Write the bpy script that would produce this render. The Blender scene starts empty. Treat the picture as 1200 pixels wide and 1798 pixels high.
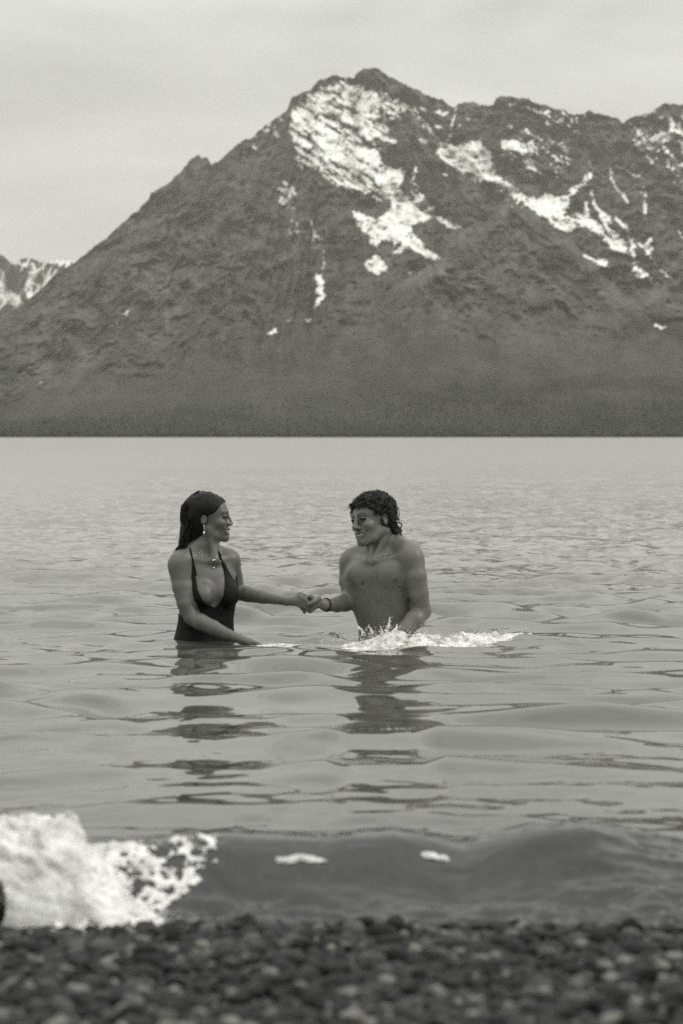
import bpy, math, random
import numpy as np
from mathutils import Vector, Matrix
random.seed(7)
np.random.seed(7)
SC = bpy.context.scene
COL = SC.collection

# ------------------------------------------------------------------ camera
CAM_H = 0.95                       # metres above the lake
FPX = 4245.0                       # focal length in pixels of a 1200x1798 picture
PITCH = math.atan((899.0 - 767.0) / FPX)
cam_d = bpy.data.cameras.new('camera')
cam = bpy.data.objects.new('camera', cam_d)
COL.objects.link(cam)
cam.location = (0, 0, CAM_H)
cam.rotation_euler = (math.pi / 2 - PITCH, 0, 0)
cam_d.sensor_fit = 'VERTICAL'
cam_d.sensor_height = 36.0
cam_d.lens = 36.0 * FPX / 1798.0
cam_d.clip_start = 0.05
cam_d.clip_end = 60000
cam_d.dof.use_dof = True
cam_d.dof.focus_distance = 13.6
cam_d.dof.aperture_fstop = 5.0
SC.camera = cam

# ------------------------------------------------------------------ world, sun, exposure
world = bpy.data.worlds.new('World')
SC.world = world
world.use_nodes = True
SUN_EL, SUN_AZ = math.radians(36), math.radians(95)     # azimuth from +Y towards +X
wt = world.node_tree
for n in list(wt.nodes):
    wt.nodes.remove(n)


def N(t, kind, **kw):
    n = t.nodes.new(kind)
    for k, v in kw.items():
        if k == 'inp':
            for a, b in v.items():
                n.inputs[a].default_value = b
        else:
            setattr(n, k, v)
    return n


def L(t, a, b):
    t.links.new(a, b)


def math_n(t, op, a, b=None, c=None, clamp=False):
    n = t.nodes.new('ShaderNodeMath')
    n.operation = op
    n.use_clamp = clamp
    for i, v in enumerate((a, b, c)):
        if v is None:
            continue
        if isinstance(v, (int, float)):
            n.inputs[i].default_value = v
        else:
            t.links.new(v, n.inputs[i])
    return n.outputs[0]


def maprange(t, v, a, b, c, d, smooth=False):
    n = t.nodes.new('ShaderNodeMapRange')
    n.interpolation_type = 'SMOOTHSTEP' if smooth else 'LINEAR'
    t.links.new(v, n.inputs[0])
    for i, x in enumerate((a, b, c, d)):
        n.inputs[1 + i].default_value = x
    return n.outputs[0]


sky = N(wt, 'ShaderNodeTexSky', sky_type='NISHITA', sun_disc=False, sun_elevation=SUN_EL, sun_rotation=SUN_AZ)
bw = N(wt, 'ShaderNodeRGBToBW')
L(wt, sky.outputs[0], bw.inputs[0])
clear = math_n(wt, 'MULTIPLY', bw.outputs[0], 0.10)
geo = N(wt, 'ShaderNodeNewGeometry')
tc = N(wt, 'ShaderNodeTexCoord')
sep = N(wt, 'ShaderNodeSeparateXYZ')
L(wt, tc.outputs['Generated'], sep.inputs[0])
elev = math_n(wt, 'MAXIMUM', sep.outputs[2], 0.0)
# overcast: brighter towards the zenith
base = math_n(wt, 'ADD', math_n(wt, 'MULTIPLY', elev, 1.28), 0.565)
mp = N(wt, 'ShaderNodeMapping', inp={'Scale': (1.0, 1.0, 2.6), 'Location': (3.2, 1.3, 0.35)})
L(wt, tc.outputs['Generated'], mp.inputs[0])
n1 = N(wt, 'ShaderNodeTexNoise', inp={'Scale': 6.5, 'Detail': 5.0, 'Roughness': 0.5, 'Distortion': 0.5})
L(wt, mp.outputs[0], n1.inputs['Vector'])
mp2 = N(wt, 'ShaderNodeMapping', inp={'Scale': (1.0, 1.0, 5.0), 'Location': (1.0, 4.0, 0.0), 'Rotation': (0, 0.12, 0)})
L(wt, tc.outputs['Generated'], mp2.inputs[0])
n2 = N(wt, 'ShaderNodeTexNoise', inp={'Scale': 9.0, 'Detail': 4.0, 'Roughness': 0.45})
L(wt, mp2.outputs[0], n2.inputs['Vector'])
cl = math_n(wt, 'ADD', math_n(wt, 'MULTIPLY', n1.outputs[0], 0.75), math_n(wt, 'MULTIPLY', n2.outputs[0], 0.35))
cl = math_n(wt, 'ADD', cl, 0.43)
# one long grey cloud bank rising from the left behind the mountain
cz = math_n(wt, 'SUBTRACT', sep.outputs[2], math_n(wt, 'MULTIPLY_ADD', sep.outputs[0], .13, .158))
cz = math_n(wt, 'DIVIDE', math_n(wt, 'ADD', cz, math_n(wt, 'MULTIPLY_ADD', n1.outputs[0], .03, -.015)), .020)
bank = math_n(wt, 'POWER', 2.718, math_n(wt, 'MULTIPLY', math_n(wt, 'MULTIPLY', cz, cz), -1.0))
bank = math_n(wt, 'MULTIPLY', bank, maprange(wt, sep.outputs[0], .10, -.05, 0.03, .12, True))
bank = math_n(wt, 'MULTIPLY', bank, maprange(wt, sep.outputs[1], .8, .97, 0.0, 1.0, True))
cl = math_n(wt, 'MULTIPLY', cl, math_n(wt, 'SUBTRACT', 1.0, bank))
cloud = math_n(wt, 'MULTIPLY', base, cl)
tot = math_n(wt, 'ADD', math_n(wt, 'MULTIPLY', cloud, 0.99), math_n(wt, 'MULTIPLY', clear, 0.04))
tint = N(wt, 'ShaderNodeCombineColor')
L(wt, tot, tint.inputs[0])
L(wt, math_n(wt, 'MULTIPLY', tot, 1.0), tint.inputs[1])
L(wt, math_n(wt, 'MULTIPLY', tot, 0.962), tint.inputs[2])
bg = N(wt, 'ShaderNodeBackground', inp={'Strength': 1.0})
L(wt, tint.outputs[0], bg.inputs[0])
wo = N(wt, 'ShaderNodeOutputWorld')
L(wt, bg.outputs[0], wo.inputs[0])

sun_d = bpy.data.lights.new('sun', 'SUN')
sun_d.energy = 0.95
sun_d.angle = math.radians(30)
sun_d.color = (1.0, 0.985, 0.93)
sun = bpy.data.objects.new('sun', sun_d)
COL.objects.link(sun)
sdir = Vector((math.sin(SUN_AZ) * math.cos(SUN_EL), math.cos(SUN_AZ) * math.cos(SUN_EL), math.sin(SUN_EL)))
sun.rotation_euler = sdir.to_track_quat('Z', 'Y').to_euler()
sun.location = sdir * 50

vs = SC.view_settings
SC.display_settings.display_device = 'sRGB'
vs.view_transform = 'Standard'
vs.look = 'None'
vs.exposure = 0.0
vs.gamma = 1.0
vs.use_curve_mapping = False
SC.render.engine = 'CYCLES'
SC.cycles.use_denoising = False
SC.cycles.max_bounces = 6
SC.cycles.volume_bounces = 0
SC.cycles.volume_step_rate = 4.0
SC.cycles.sample_clamp_indirect = 4.0

# ------------------------------------------------------------------ helpers
CP, SP = math.cos(PITCH), math.sin(PITCH)


def P(px, py, D=11.2):
    """world point at depth y=D that the photo shows at pixel px,py (used to read sizes off the photo)"""
    xc = (px - 600.0) / FPX
    yc = -(py - 899.0) / FPX
    dy = CP + yc * SP
    dz = -SP + yc * CP
    k = D / dy
    return np.array([xc * k, D, CAM_H + dz * k])


def sm(a, b, x):
    t = np.clip((x - a) / (b - a), 0, 1)
    return t * t * (3 - 2 * t)


def mesh_obj(name, verts, faces, mat=None, parent=None, smooth=True, loc=None):
    me = bpy.data.meshes.new(name)
    verts = np.asarray(verts, dtype=np.float32)
    if isinstance(faces, np.ndarray):
        k = faces.shape[1]
        me.vertices.add(len(verts))
        me.vertices.foreach_set('co', verts.ravel())
        me.loops.add(faces.size)
        me.loops.foreach_set('vertex_index', faces.ravel().astype(np.int32))
        me.polygons.add(len(faces))
        me.polygons.foreach_set('loop_start', np.arange(0, faces.size, k, dtype=np.int32))
        me.update(calc_edges=True)
    else:
        me.from_pydata([tuple(map(float, v)) for v in verts], [], faces)
    me.validate()
    if smooth:
        me.polygons.foreach_set('use_smooth', np.ones(len(me.polygons), dtype=bool))
    if mat:
        me.materials.append(mat)
    o = bpy.data.objects.new(name, me)
    COL.objects.link(o)
    if parent:
        o.parent = parent
    if loc is not None:
        o.location = loc
    return o


def set_attr(o, name, vals):
    a = o.data.attributes.new(name, 'FLOAT', 'POINT')
    a.data.foreach_set('value', np.asarray(vals, dtype=np.float32))


def tag(o, label=None, cat=None, group=None, kind=None):
    if label:
        o['label'] = label
    if cat:
        o['category'] = cat
    if group:
        o['group'] = group
    if kind:
        o['kind'] = kind
    return o


# lattice noise ------------------------------------------------------
_R = np.random.RandomState(11).rand(64, 64, 64).astype(np.float32)


def vnoise(x, y, z=0.0):
    x = np.asarray(x, dtype=np.float64); y = np.asarray(y, dtype=np.float64)
    z = np.asarray(z, dtype=np.float64) + 0 * x
    xi = np.floor(x); yi = np.floor(y); zi = np.floor(z)
    fx = x - xi; fy = y - yi; fz = z - zi
    fx = fx * fx * fx * (fx * (fx * 6 - 15) + 10)
    fy = fy * fy * fy * (fy * (fy * 6 - 15) + 10)
    fz = fz * fz * fz * (fz * (fz * 6 - 15) + 10)
    xi = xi.astype(np.int64) & 63; yi = yi.astype(np.int64) & 63; zi = zi.astype(np.int64) & 63
    x1 = (xi + 1) & 63; y1 = (yi + 1) & 63; z1 = (zi + 1) & 63
    c00 = _R[xi, yi, zi] * (1 - fx) + _R[x1, yi, zi] * fx
    c10 = _R[xi, y1, zi] * (1 - fx) + _R[x1, y1, zi] * fx
    c01 = _R[xi, yi, z1] * (1 - fx) + _R[x1, yi, z1] * fx
    c11 = _R[xi, y1, z1] * (1 - fx) + _R[x1, y1, z1] * fx
    a = c00 * (1 - fy) + c10 * fy
    b = c01 * (1 - fy) + c11 * fy
    return a * (1 - fz) + b * fz          # 0..1


def fbm(x, y, z=0.0, octs=4, gain=0.5, ridged=False):
    s = 0; a = 1.0; tot_ = 0
    for i in range(octs):
        ca, sa = math.cos(.5 + .9 * i), math.sin(.5 + .9 * i)
        xr, yr_ = x * ca - y * sa, x * sa + y * ca
        zr = np.asarray(z) * .83 + yr_ * .56; yr_ = yr_ * .83 - np.asarray(z) * .56
        v = vnoise(xr * 2 ** i + 17.3 * i, yr_ * 2 ** i + 5.1 * i, zr * 2 ** i + 9.7 * i)
        if ridged:
            v = 1 - np.abs(2 * v - 1)
        s = s + a * v; tot_ += a; a *= gain
    return s / tot_


def grid_faces(nr, nc, flip=False):
    i = np.arange(nr * nc).reshape(nr, nc)
    a, b, c, d = i[:-1, :-1].ravel(), i[:-1, 1:].ravel(), i[1:, 1:].ravel(), i[1:, :-1].ravel()
    f = np.stack([a, b, c, d], 1)
    return f[:, ::-1].copy() if flip else f


def poly_sdf(px, py, poly):
    """signed distance (negative inside) to a closed polygon"""
    poly = np.asarray(poly, dtype=np.float64)
    d = np.full(px.shape, 1e18); inside = np.zeros(px.shape, dtype=bool)
    n = len(poly)
    for i in range(n):
        ax, ay = poly[i]; bx, by = poly[(i + 1) % n]
        ex, ey = bx - ax, by - ay
        wx, wy = px - ax, py - ay
        t = np.clip((wx * ex + wy * ey) / (ex * ex + ey * ey + 1e-12), 0, 1)
        d = np.minimum(d, (wx - ex * t) ** 2 + (wy - ey * t) ** 2)
        c = ((ay <= py) & (by > py)) | ((by <= py) & (ay > py))
        with np.errstate(divide='ignore', invalid='ignore'):
            xs = ax + (py - ay) / (by - ay + 1e-30) * ex
        inside ^= c & (px < xs)
    d = np.sqrt(d)
    return np.where(inside, -d, d)


def line_sdf(px, py, pts, w):
    d = np.full(px.shape, 1e18)
    for (ax, ay), (bx, by) in zip(pts[:-1], pts[1:]):
        ex, ey = bx - ax, by - ay
        wx, wy = px - ax, py - ay
        t = np.clip((wx * ex + wy * ey) / (ex * ex + ey * ey + 1e-12), 0, 1)
        d = np.minimum(d, (wx - ex * t) ** 2 + (wy - ey * t) ** 2)
    return np.sqrt(d) - w / 2


def g(v, w=0.985):
    """the photograph's faintly warm grey"""
    return (v, v, v * (.88 + .10 * min(v, 1)), 1.0)


def new_mat(name):
    m = bpy.data.materials.new(name)
    m.use_nodes = True
    t = m.node_tree
    b = t.nodes['Principled BSDF']
    return m, t, b


def simple_mat(name, v, rough=0.6, spec=0.5, noise=None, bump=None, metal=0.0):
    m, t, b = new_mat(name)
    b.inputs['Base Color'].default_value = g(v)
    b.inputs['Roughness'].default_value = rough
    b.inputs['Specular IOR Level'].default_value = spec
    b.inputs['Metallic'].default_value = metal
    tcn = N(t, 'ShaderNodeTexCoord')
    if noise:
        sc_, amp = noise
        nn = N(t, 'ShaderNodeTexNoise', inp={'Scale': sc_, 'Detail': 5.0})
        L(t, tcn.outputs['Object'], nn.inputs['Vector'])
        f = math_n(t, 'MULTIPLY', maprange(t, nn.outputs[0], 0.25, 0.75, 1 - amp, 1 + amp), v)
        cc = N(t, 'ShaderNodeCombineColor')
        L(t, f, cc.inputs[0]); L(t, math_n(t, 'MULTIPLY', f, 1.0), cc.inputs[1]); L(t, math_n(t, 'MULTIPLY', f, 0.89), cc.inputs[2])
        L(t, cc.outputs[0], b.inputs['Base Color'])
    if bump:
        sc_, dist = bump
        nb = N(t, 'ShaderNodeTexNoise', inp={'Scale': sc_, 'Detail': 6.0})
        L(t, tcn.outputs['Object'], nb.inputs['Vector'])
        bp = N(t, 'ShaderNodeBump', inp={'Strength': 1.0, 'Distance': dist})
        L(t, nb.outputs[0], bp.inputs['Height'])
        L(t, bp.outputs[0], b.inputs['Normal'])
    return m


def grey_from(t, v):
    cc = N(t, 'ShaderNodeCombineColor')
    L(t, v, cc.inputs[0]); L(t, math_n(t, 'MULTIPLY', v, 1.0), cc.inputs[1]); L(t, math_n(t, 'MULTIPLY', v, math_n(t, 'MULTIPLY_ADD', v, .10, .88)), cc.inputs[2])
    return cc.outputs[0]


def attr_n(t, name):
    return N(t, 'ShaderNodeAttribute', attribute_name=name).outputs['Fac']
# ================================================================== MOUNTAIN
SIL = np.array([(-900, 760), (-500, 735), (-250, 690), (-100, 632), (0, 562), (20, 548), (60, 518), (80, 500), (100, 478), (130, 462), (150, 446), (170, 430),
    (190, 415), (215, 392), (240, 370), (262, 352), (266, 337), (276, 334), (300, 320), (315, 305), (325, 293), (335, 280), (350, 273), (365, 277), (372, 289), (385, 281),
    (400, 268), (418, 256), (432, 243), (440, 243), (455, 229), (470, 218), (490, 203), (505, 194), (513, 172), (530, 164), (545, 158), (552, 148), (565, 139), (590, 132),
    (612, 138), (622, 137), (626, 128), (640, 121), (655, 119), (668, 122), (680, 132), (700, 142), (720, 152), (740, 162), (760, 171), (780, 177), (792, 186), (798, 191), (804, 183),
    (815, 180), (830, 179), (845, 183), (866, 183), (870, 173), (880, 169), (895, 168), (910, 172), (930, 176), (960, 186), (985, 192), (1005, 200), (1020, 199), (1035, 196),
    (1050, 200), (1065, 201), (1080, 209), (1095, 215), (1108, 208), (1125, 203), (1140, 198), (1152, 192), (1165, 181), (1180, 183), (1200, 186), (1230, 200), (1290, 205), (1400, 260),
    (1600, 330), (2100, 480)], dtype=float)
V0 = 768.0


def C5(pts):
    return [(400 + x / 2.4, 100 + y / 2.4) for x, y in pts]


def C6(pts):
    return [(800 + x / 3.0, 130 + y / 3.0) for x, y in pts]


SOLID = [
 (C5([(560,370),(640,400),(650,460),(745,475),(745,500),(725,550),(740,590),(820,575),(830,600),(790,620),(820,640),(880,630),(860,680),(800,700),(770,710),(800,760),(830,800),(870,830),(890,850),(850,850),(800,820),(760,800),(720,825),(690,830),(740,790),(720,770),(650,775),(590,745),(560,700),(545,650),(580,665),(640,680),(690,640),(680,590),(640,520),(600,470),(560,430)]), 1.0),
 (C5([(265,240),(330,200),(380,220),(420,280),(480,330),(560,380),(600,430),(620,490),(540,450),(500,470),(440,440),(380,400),(330,340),(280,300)]), .70),
 (C5([(475,90),(500,85),(560,130),(640,160),(700,180),(790,215),(800,240),(720,205),(650,190),(640,260),(600,280),(550,240),(520,180),(500,260),(480,260)]), .76),
 (C5([(500,260),(600,280),(650,320),(710,350),(700,368),(600,340),(540,310)]), .82),
 (C5([(270,230),(340,150),(470,90),(650,160),(780,210),(700,280),(640,400),(700,620),(560,600),(420,520),(300,470),(250,330)]), .56),
 (C5([(520,640),(600,690),(690,720),(700,780),(640,770),(570,740),(540,700)]), .95),
 (C5([(600,750),(640,780),(630,800),(600,785)]), .9),
 (C5([(590,850),(630,835),(670,870),(672,900),(640,915),(600,905),(580,885)]), .95),
 (C5([(370,920),(395,915),(402,980),(412,1010),(390,1045),(360,1065),(375,1010),(378,960)]), 1.0),
 (C5([(355,735),(370,750),(398,765),(390,778),(360,765)]), .9),
 (C5([(165,1165),(200,1148),(207,1158),(175,1175)]), 1.0), (C5([(330,1110),(348,1103),(347,1120),(336,1124)]), .95), (C5([(272,1100),(296,1093),(292,1105)]), .7), (C5([(248,1112),(262,1112),(258,1126)]), .7),
 (C5([(215,570),(240,515),(290,560),(285,610),(220,625)]), .50),
 (C5([(200,600),(300,600),(370,700),(280,760),(200,700)]), .27),
 (C5([(880,370),(920,350),(960,380),(1050,350),(1070,395),(1110,400),(1110,440),(1130,500),(1200,545),(1200,575),(1100,530),(1040,520),(960,470),(880,410)]), 1.0),
 (C5([(810,215),(930,235),(925,250),(830,235)]), .8),
 (C5([(865,665),(930,690),(990,715),(960,735),(910,710)]), .85),
 (C5([(755,540),(800,530),(810,560),(770,585)]), .7),
 (C5([(150,300),(185,290),(170,322)]), .9), (C5([(805,335),(850,350),(842,370),(805,350)]), .85), (C5([(870,295),(900,300),(890,315)]), .8),
 (C5([(1000,250),(1055,262),(1040,275),(1000,262)]), .85), (C5([(1155,360),(1200,345),(1200,400),(1160,390)]), .9),
 (C5([(520,765),(545,770),(535,785)]), .8), (C5([(905,485),(925,490),(915,500)]), .7), (C5([(340,150),(400,155),(360,200),(310,190)]), .42),
 (C5([(160,260),(260,230),(240,330),(150,380),(60,420),(50,380)]), .30),
 (C5([(690,720),(740,700),(760,760),(700,800)]), .9),
 (C6([(0,390),(80,370),(130,345),(140,390),(185,400),(190,450),(215,530),(330,600),(370,640),(440,660),(480,625),(540,650),(600,620),(660,570),(690,530),(720,520),(715,550),(640,610),(600,650),(610,700),(570,750),(640,740),(690,730),(760,800),(800,850),(900,900),(920,940),(850,935),(790,890),(730,820),(680,800),(570,830),(500,780),(430,730),(370,690),(300,640),(200,580),(150,560),(100,540),(0,480)]), .93),
 (C6([(710,610),(730,650),(770,720),(810,740),(810,800),(850,830),(900,890),(850,900),(790,820),(750,730),(715,660)]), .85),
 (C6([(1005,880),(1040,865),(1047,910),(1020,960),(1000,920)]), 1.0),
 (C6([(905,1020),(960,1020),(1020,1060),(1075,1110),(1050,1115),(960,1060)]), 1.0),
 (C6([(650,935),(700,950),(790,980),(815,1020),(780,1015),(690,970)]), .9),
 (C6([(240,350),(300,340),(370,365),(400,340),(450,390),(450,440),(400,440),(330,410),(250,400)]), .72),
 (C6([(350,450),(400,460),(450,510),(440,525),(390,500)]), .85),
 (C6([(480,420),(540,440),(600,480),(590,490),(520,455)]), .85),
 (C6([(280,145),(420,180),(520,200),(460,215),(400,200),(280,160)]), .72),
 (C6([(50,225),(120,240),(110,250),(45,240)]), .85), (C6([(280,270),(330,285),(290,290)]), .8), (C6([(10,270),(40,275),(10,290)]), .8),
 (C6([(330,280),(560,310),(640,290),(620,220),(560,200),(480,210),(420,300)]), .36),
 (C6([(230,330),(600,330),(620,480),(540,550),(450,530),(240,480)]), .35),
 (C6([(970,215),(1040,210),(1090,180),(1060,205),(1000,225)]), .95),
 (C6([(1120,220),(1150,215),(1180,270),(1200,290),(1300,370),(1140,375),(1150,340),(1110,350),(990,350),(1060,310),(1120,300)]), .66),
 (C6([(900,250),(1100,200),(1200,200),(1500,300),(1500,700),(1200,620),(1100,520),(950,400)]), .37),
 (C6([(1070,340),(1140,330),(1120,360),(1060,360)]), .85), (C6([(700,460),(720,460),(710,485)]), .8), (C6([(500,500),(545,540),(520,545)]), .8),
 (C6([(230,640),(330,640),(400,760),(350,760),(280,720)]), .30), (C6([(680,205),(720,205),(700,220)]), .8), (C6([(830,280),(845,275),(840,300)]), .8),
 (C6([(940,880),(1010,900),(1005,935),(960,910)]), .7), (C6([(555,760),(640,735),(600,770)]), .6),
]
LINES = [
 (C5([(640,140),(700,185),(790,215),(850,300)]), 4, .85), (C5([(500,90),(570,130),(650,175),(700,190)]), 5, .85), (C5([(340,160),(420,200),(500,260),(600,300),(700,360)]), 5, .85), (C5([(290,250),(380,330),(470,400)]), 5, .8),
 (C5([(560,390),(620,470),(650,560)]), 6, .9), (C5([(650,180),(665,240),(655,290)]), 4, .8), (C5([(480,95),(490,180),(500,270)]), 5, .85), (C6([(420,180),(540,250),(640,300)]), 3.5, .75), (C6([(560,190),(620,250)]), 3, .7), (C6([(250,280),(380,300),(450,350)]), 3, .7),
 (C5([(960,220),(945,300),(930,355)]), 3.5, .9), (C5([(790,215),(830,280),(890,355)]), 3.5, .9), (C5([(740,130),(770,175)]), 2, .75),
 (C5([(795,460),(780,530)]), 4, .9), (C5([(750,908),(850,905)]), 2, .6), (C5([(385,790),(402,830),(400,890)]), 2.5, .62), (C5([(345,690),(360,735)]), 2.5, .7),
 (C5([(595,190),(590,270)]), 2.5, .85), (C5([(515,240),(560,250)]), 3, .8), (C5([(710,180),(790,240),(830,290)]), 3, .85),
 (C6([(850,760),(910,820),(935,900),(945,990)]), 6.5, .95), (C6([(1020,960),(1060,1020),(1130,1070)]), 2.6, .85), (C6([(690,680),(690,740)]), 5, .9),
 (C6([(955,370),(1000,420),(1040,470)]), 4, .85), (C6([(985,600),(1000,660),(1000,740)]), 5, .66), (C6([(850,480),(920,520),(985,545)]), 5, .72),
 (C6([(815,510),(830,580),(880,630),(912,670)]), 4.5, .78), (C6([(1120,480),(1190,560)]), 4, .75), (C6([(1055,1320),(1095,1342)]), 3.5, .95),
 (C6([(640,220),(650,300)]), 3.5, .7), (C6([(1140,430),(1160,470),(1200,470)]), 5, .7), (C6([(960,310),(1000,350)]), 5, .8), (C6([(1180,830),(1200,860)]), 5, .7),
 ([(221, 552), (225, 547)], 4, .95), ([(203, 568), (206, 566)], 3, .75), ([(72, 671), (74, 670)], 3, .7), ([(1168, 575), (1172, 576)], 3, .8),
]
LIGHT = [  # paler grass and scree tracks, plus lit rock facets painted in: polygon/line, strength
 ('l', [(590, 620), (612, 585), (630, 565)], 14, .30), ('l', [(140, 622), (170, 618)], 10, .32), ('l', [(225, 590), (280, 586)], 7, .3), ('l', [(40, 690), (90, 705), (190, 690), (320, 700)], 14, .16),
 ('l', [(270, 718), (380, 705), (460, 690)], 12, .2), ('l', [(370, 747), (480, 747)], 6, .22), ('l', [(690, 705), (720, 680), (810, 700)], 9, .18), ('l', [(950, 705), (1040, 692), (1200, 700)], 16, .25),
 ('l', [(700, 740), (900, 745)], 7, .12), ('l', [(1050, 760), (1180, 750), (1200, 752)], 8, .25), ('l', [(700, 500), (745, 480), (790, 472)], 12, .45), ('l', [(800, 420), (850, 385), (880, 370)], 18, .35),
 ('l', [(180, 530), (205, 500), (290, 500)], 22, .25), ('l', [(150, 480), (175, 460)], 12, .35), ('l', [(270, 530), (300, 500), (340, 470)], 18, .25), ('l', [(490, 340), (520, 350), (520, 400)], 26, .35),
 ('l', [(1000, 650), (1100, 640), (1200, 660)], 30, .2), ('l', [(870, 560), (960, 600), (1120, 600)], 40, .16), ('l', [(770, 540), (780, 560)], 10, .4), ('l', [(600, 400), (560, 330)], 30, .12),
]
LIGHT += [('l', C6([(370 + k * 110, 1020 - k * 10), (520 + k * 110, 1130), (650 + k * 105, 1260)]), 7, .28) for k in range(5)]
LIGHT += [('l', C6([(1040, 1140), (1170, 1250)]), 10, .4), ('l', C6([(640, 1060), (900, 1230)]), 12, .22)]
DARK = [('p', C5([(520, 560), (640, 760), (700, 830), (560, 860), (430, 900), (400, 700)]), .18), ('p', C5([(660, 300), (880, 380), (1000, 520), (900, 620), (800, 560), (700, 460), (650, 390)]), .16), ('p', C6([(560, 420), (700, 450), (690, 540), (560, 620), (300, 560), (230, 520)]), .12), ('p', [(-400, 738), (200, 735), (340, 712), (520, 742), (900, 742), (1100, 734), (1800, 730), (1800, 775), (-400, 775)], .30),  # rock facet shading painted into the tone, plus the dark forest band
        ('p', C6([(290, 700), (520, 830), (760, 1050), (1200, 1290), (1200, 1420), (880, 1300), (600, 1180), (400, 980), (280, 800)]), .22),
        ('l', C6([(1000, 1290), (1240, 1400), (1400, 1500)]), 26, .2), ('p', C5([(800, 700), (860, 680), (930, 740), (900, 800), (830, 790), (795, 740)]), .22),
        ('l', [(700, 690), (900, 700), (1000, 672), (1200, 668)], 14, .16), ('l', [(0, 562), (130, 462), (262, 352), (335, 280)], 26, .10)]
SPUR = np.array([(600, 600), (690, 500), (720, 488), (790, 445), (850, 395), (885, 350), (903, 347), (930, 372), (985, 410), (1040, 465), (1100, 520), (1180, 598), (1260, 660), (1400, 720), (1700, 760)], float)

xs = np.concatenate([np.arange(-900, -60, 20), np.arange(-60, 1260, 1.9), np.arange(1260, 2100, 20)])
NR = 370
tt = np.linspace(0, 1, NR)
U = np.tile(xs, (NR, 1))
T = np.tile(tt[:, None], (1, len(xs)))
S_ = np.interp(xs, SIL[:, 0], SIL[:, 1])
S_ = S_ + (fbm(xs / 9.0, xs * 0 + 3.3, octs=5, gain=.68) - 0.5) * 9.0 * (0.5 + sm(500, 300, S_))
# rows: t=1 is the ridge
V = V0 - (V0 - S_[None, :]) * T
RSH, RRD = 4000.0, 8600.0
depth = RSH + (RRD - RSH) * (0.55 * T + 0.45 * (1 - (1 - T) ** 2)) * (0.55 + 0.45 * np.clip((V0 - S_[None, :]) / 560.0, 0, 1))
warpx = (fbm(U / 60, V / 60, 2.0) - .5) * 70
# ribs and gullies running down the slope
ang = np.interp(U.ravel(), [0, 400, 560, 720, 1200], [-.75, -.55, .25, .5, .75]).reshape(U.shape)
cu = U * np.cos(ang) + V * np.sin(-ang) + warpx
cv = -U * np.sin(-ang) + V * np.cos(ang)
cv = U * np.sin(ang) + V * np.cos(ang)
rib = fbm(cu / 46, cv / 190, 1.0, octs=5, gain=.55, ridged=True)
rib2 = fbm(cu / 14, cv / 40, 4.0, octs=3, gain=.55, ridged=True)
crag = fbm(U / 22, V / 16, 7.0, octs=4, gain=.6)
up = sm(0.10, 0.55, T)
depth = depth - up * ((rib - .5) * 380 + (rib2 - .5) * 170 + (crag - .5) * 170)
sy = np.interp(U, SPUR[:, 0], SPUR[:, 1])
spur = sm(-4, 26, V - sy) * sm(600, 760, U)
depth = depth - spur * 620 * sm(0, 120, V0 - V)
main = sm(30, -30, U - np.interp(V, [160, 330, 560, 760], [530, 600, 640, 700]) + (fbm(V / 30, V * 0, 6.) - .5) * 60)
depth = depth - main * 330 * sm(0.1, .4, T) * sm(1.0, .8, T)
depth = np.maximum(depth, RSH + 20 * T)
# to the world
xc = (U - 600.0) / FPX
yc = -(V - 899.0) / FPX
dyy = CP + yc * SP
K = depth / dyy
X = xc * K
Y = depth
Z = CAM_H + (-SP + yc * CP) * K
Z = np.where(T == 0, -3.0, Z)

# snow cover
wu = U + (fbm(U / 9, V / 9, 12.) - .5) * 11 + (fbm(U / 2.6, V / 2.6, 15.) - .5) * 7
wv = V + (fbm(U / 9, V / 9, 22.) - .5) * 9 + (fbm(U / 2.6, V / 2.6, 25.) - .5) * 7
cov = np.zeros_like(U)


def paint(dst, sd_fn, bb, val, soft, op='max', grow=12):
    x0, x1, y0, y1 = bb
    m = (wu > x0 - grow) & (wu < x1 + grow) & (wv > y0 - grow) & (wv < y1 + grow)
    if not m.any():
        return
    s = sm(soft, -soft, sd_fn(wu[m], wv[m])) * val
    if op == 'max':
        dst[m] = np.maximum(dst[m], s)
    else:
        dst[m] += s


def bbx(p):
    p = np.array(p)
    return p[:, 0].min(), p[:, 0].max(), p[:, 1].min(), p[:, 1].max()


for poly, c in SOLID:
    paint(cov, lambda a, b, q=poly: poly_sdf(a, b, q), bbx(poly), c, 4 if c > .6 else 10)
for pts, w, c in LINES:
    paint(cov, lambda a, b, q=pts, ww=w: line_sdf(a, b, q, ww), bbx(pts), c, 1.8)
a1 = .62
su = U * math.cos(a1) + V * math.sin(a1); sv = -U * math.sin(a1) + V * math.cos(a1)
streak = fbm(su / 24, sv / 4.6, 31., octs=4, gain=.6)
blot = fbm(U / 6.5, V / 4.2, 41., octs=4, gain=.65)
mixn = np.where(U < 830, streak * .8 + .2 * blot, .4 * streak + .6 * blot)
mixn = .5 + (mixn - mixn.mean()) / mixn.std() * .16
snow = sm(.49, .545, cov * 0.95 + (mixn - .5) * 1.0 * np.clip(cov * 4, 0, 1) * np.interp(cov, [.3, .6, .85, 1.0], [1.05, 1.0, .55, .30]))
snow = np.where(cov > .03, snow, 0)
tone = np.zeros_like(U)
for k, pts, *r in LIGHT:
    paint(tone, lambda a, b, q=pts, ww=r[0]: line_sdf(a, b, q, ww), bbx(pts), r[1] * 1.7, r[0] * .8 + 3, 'add', grow=40)
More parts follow.
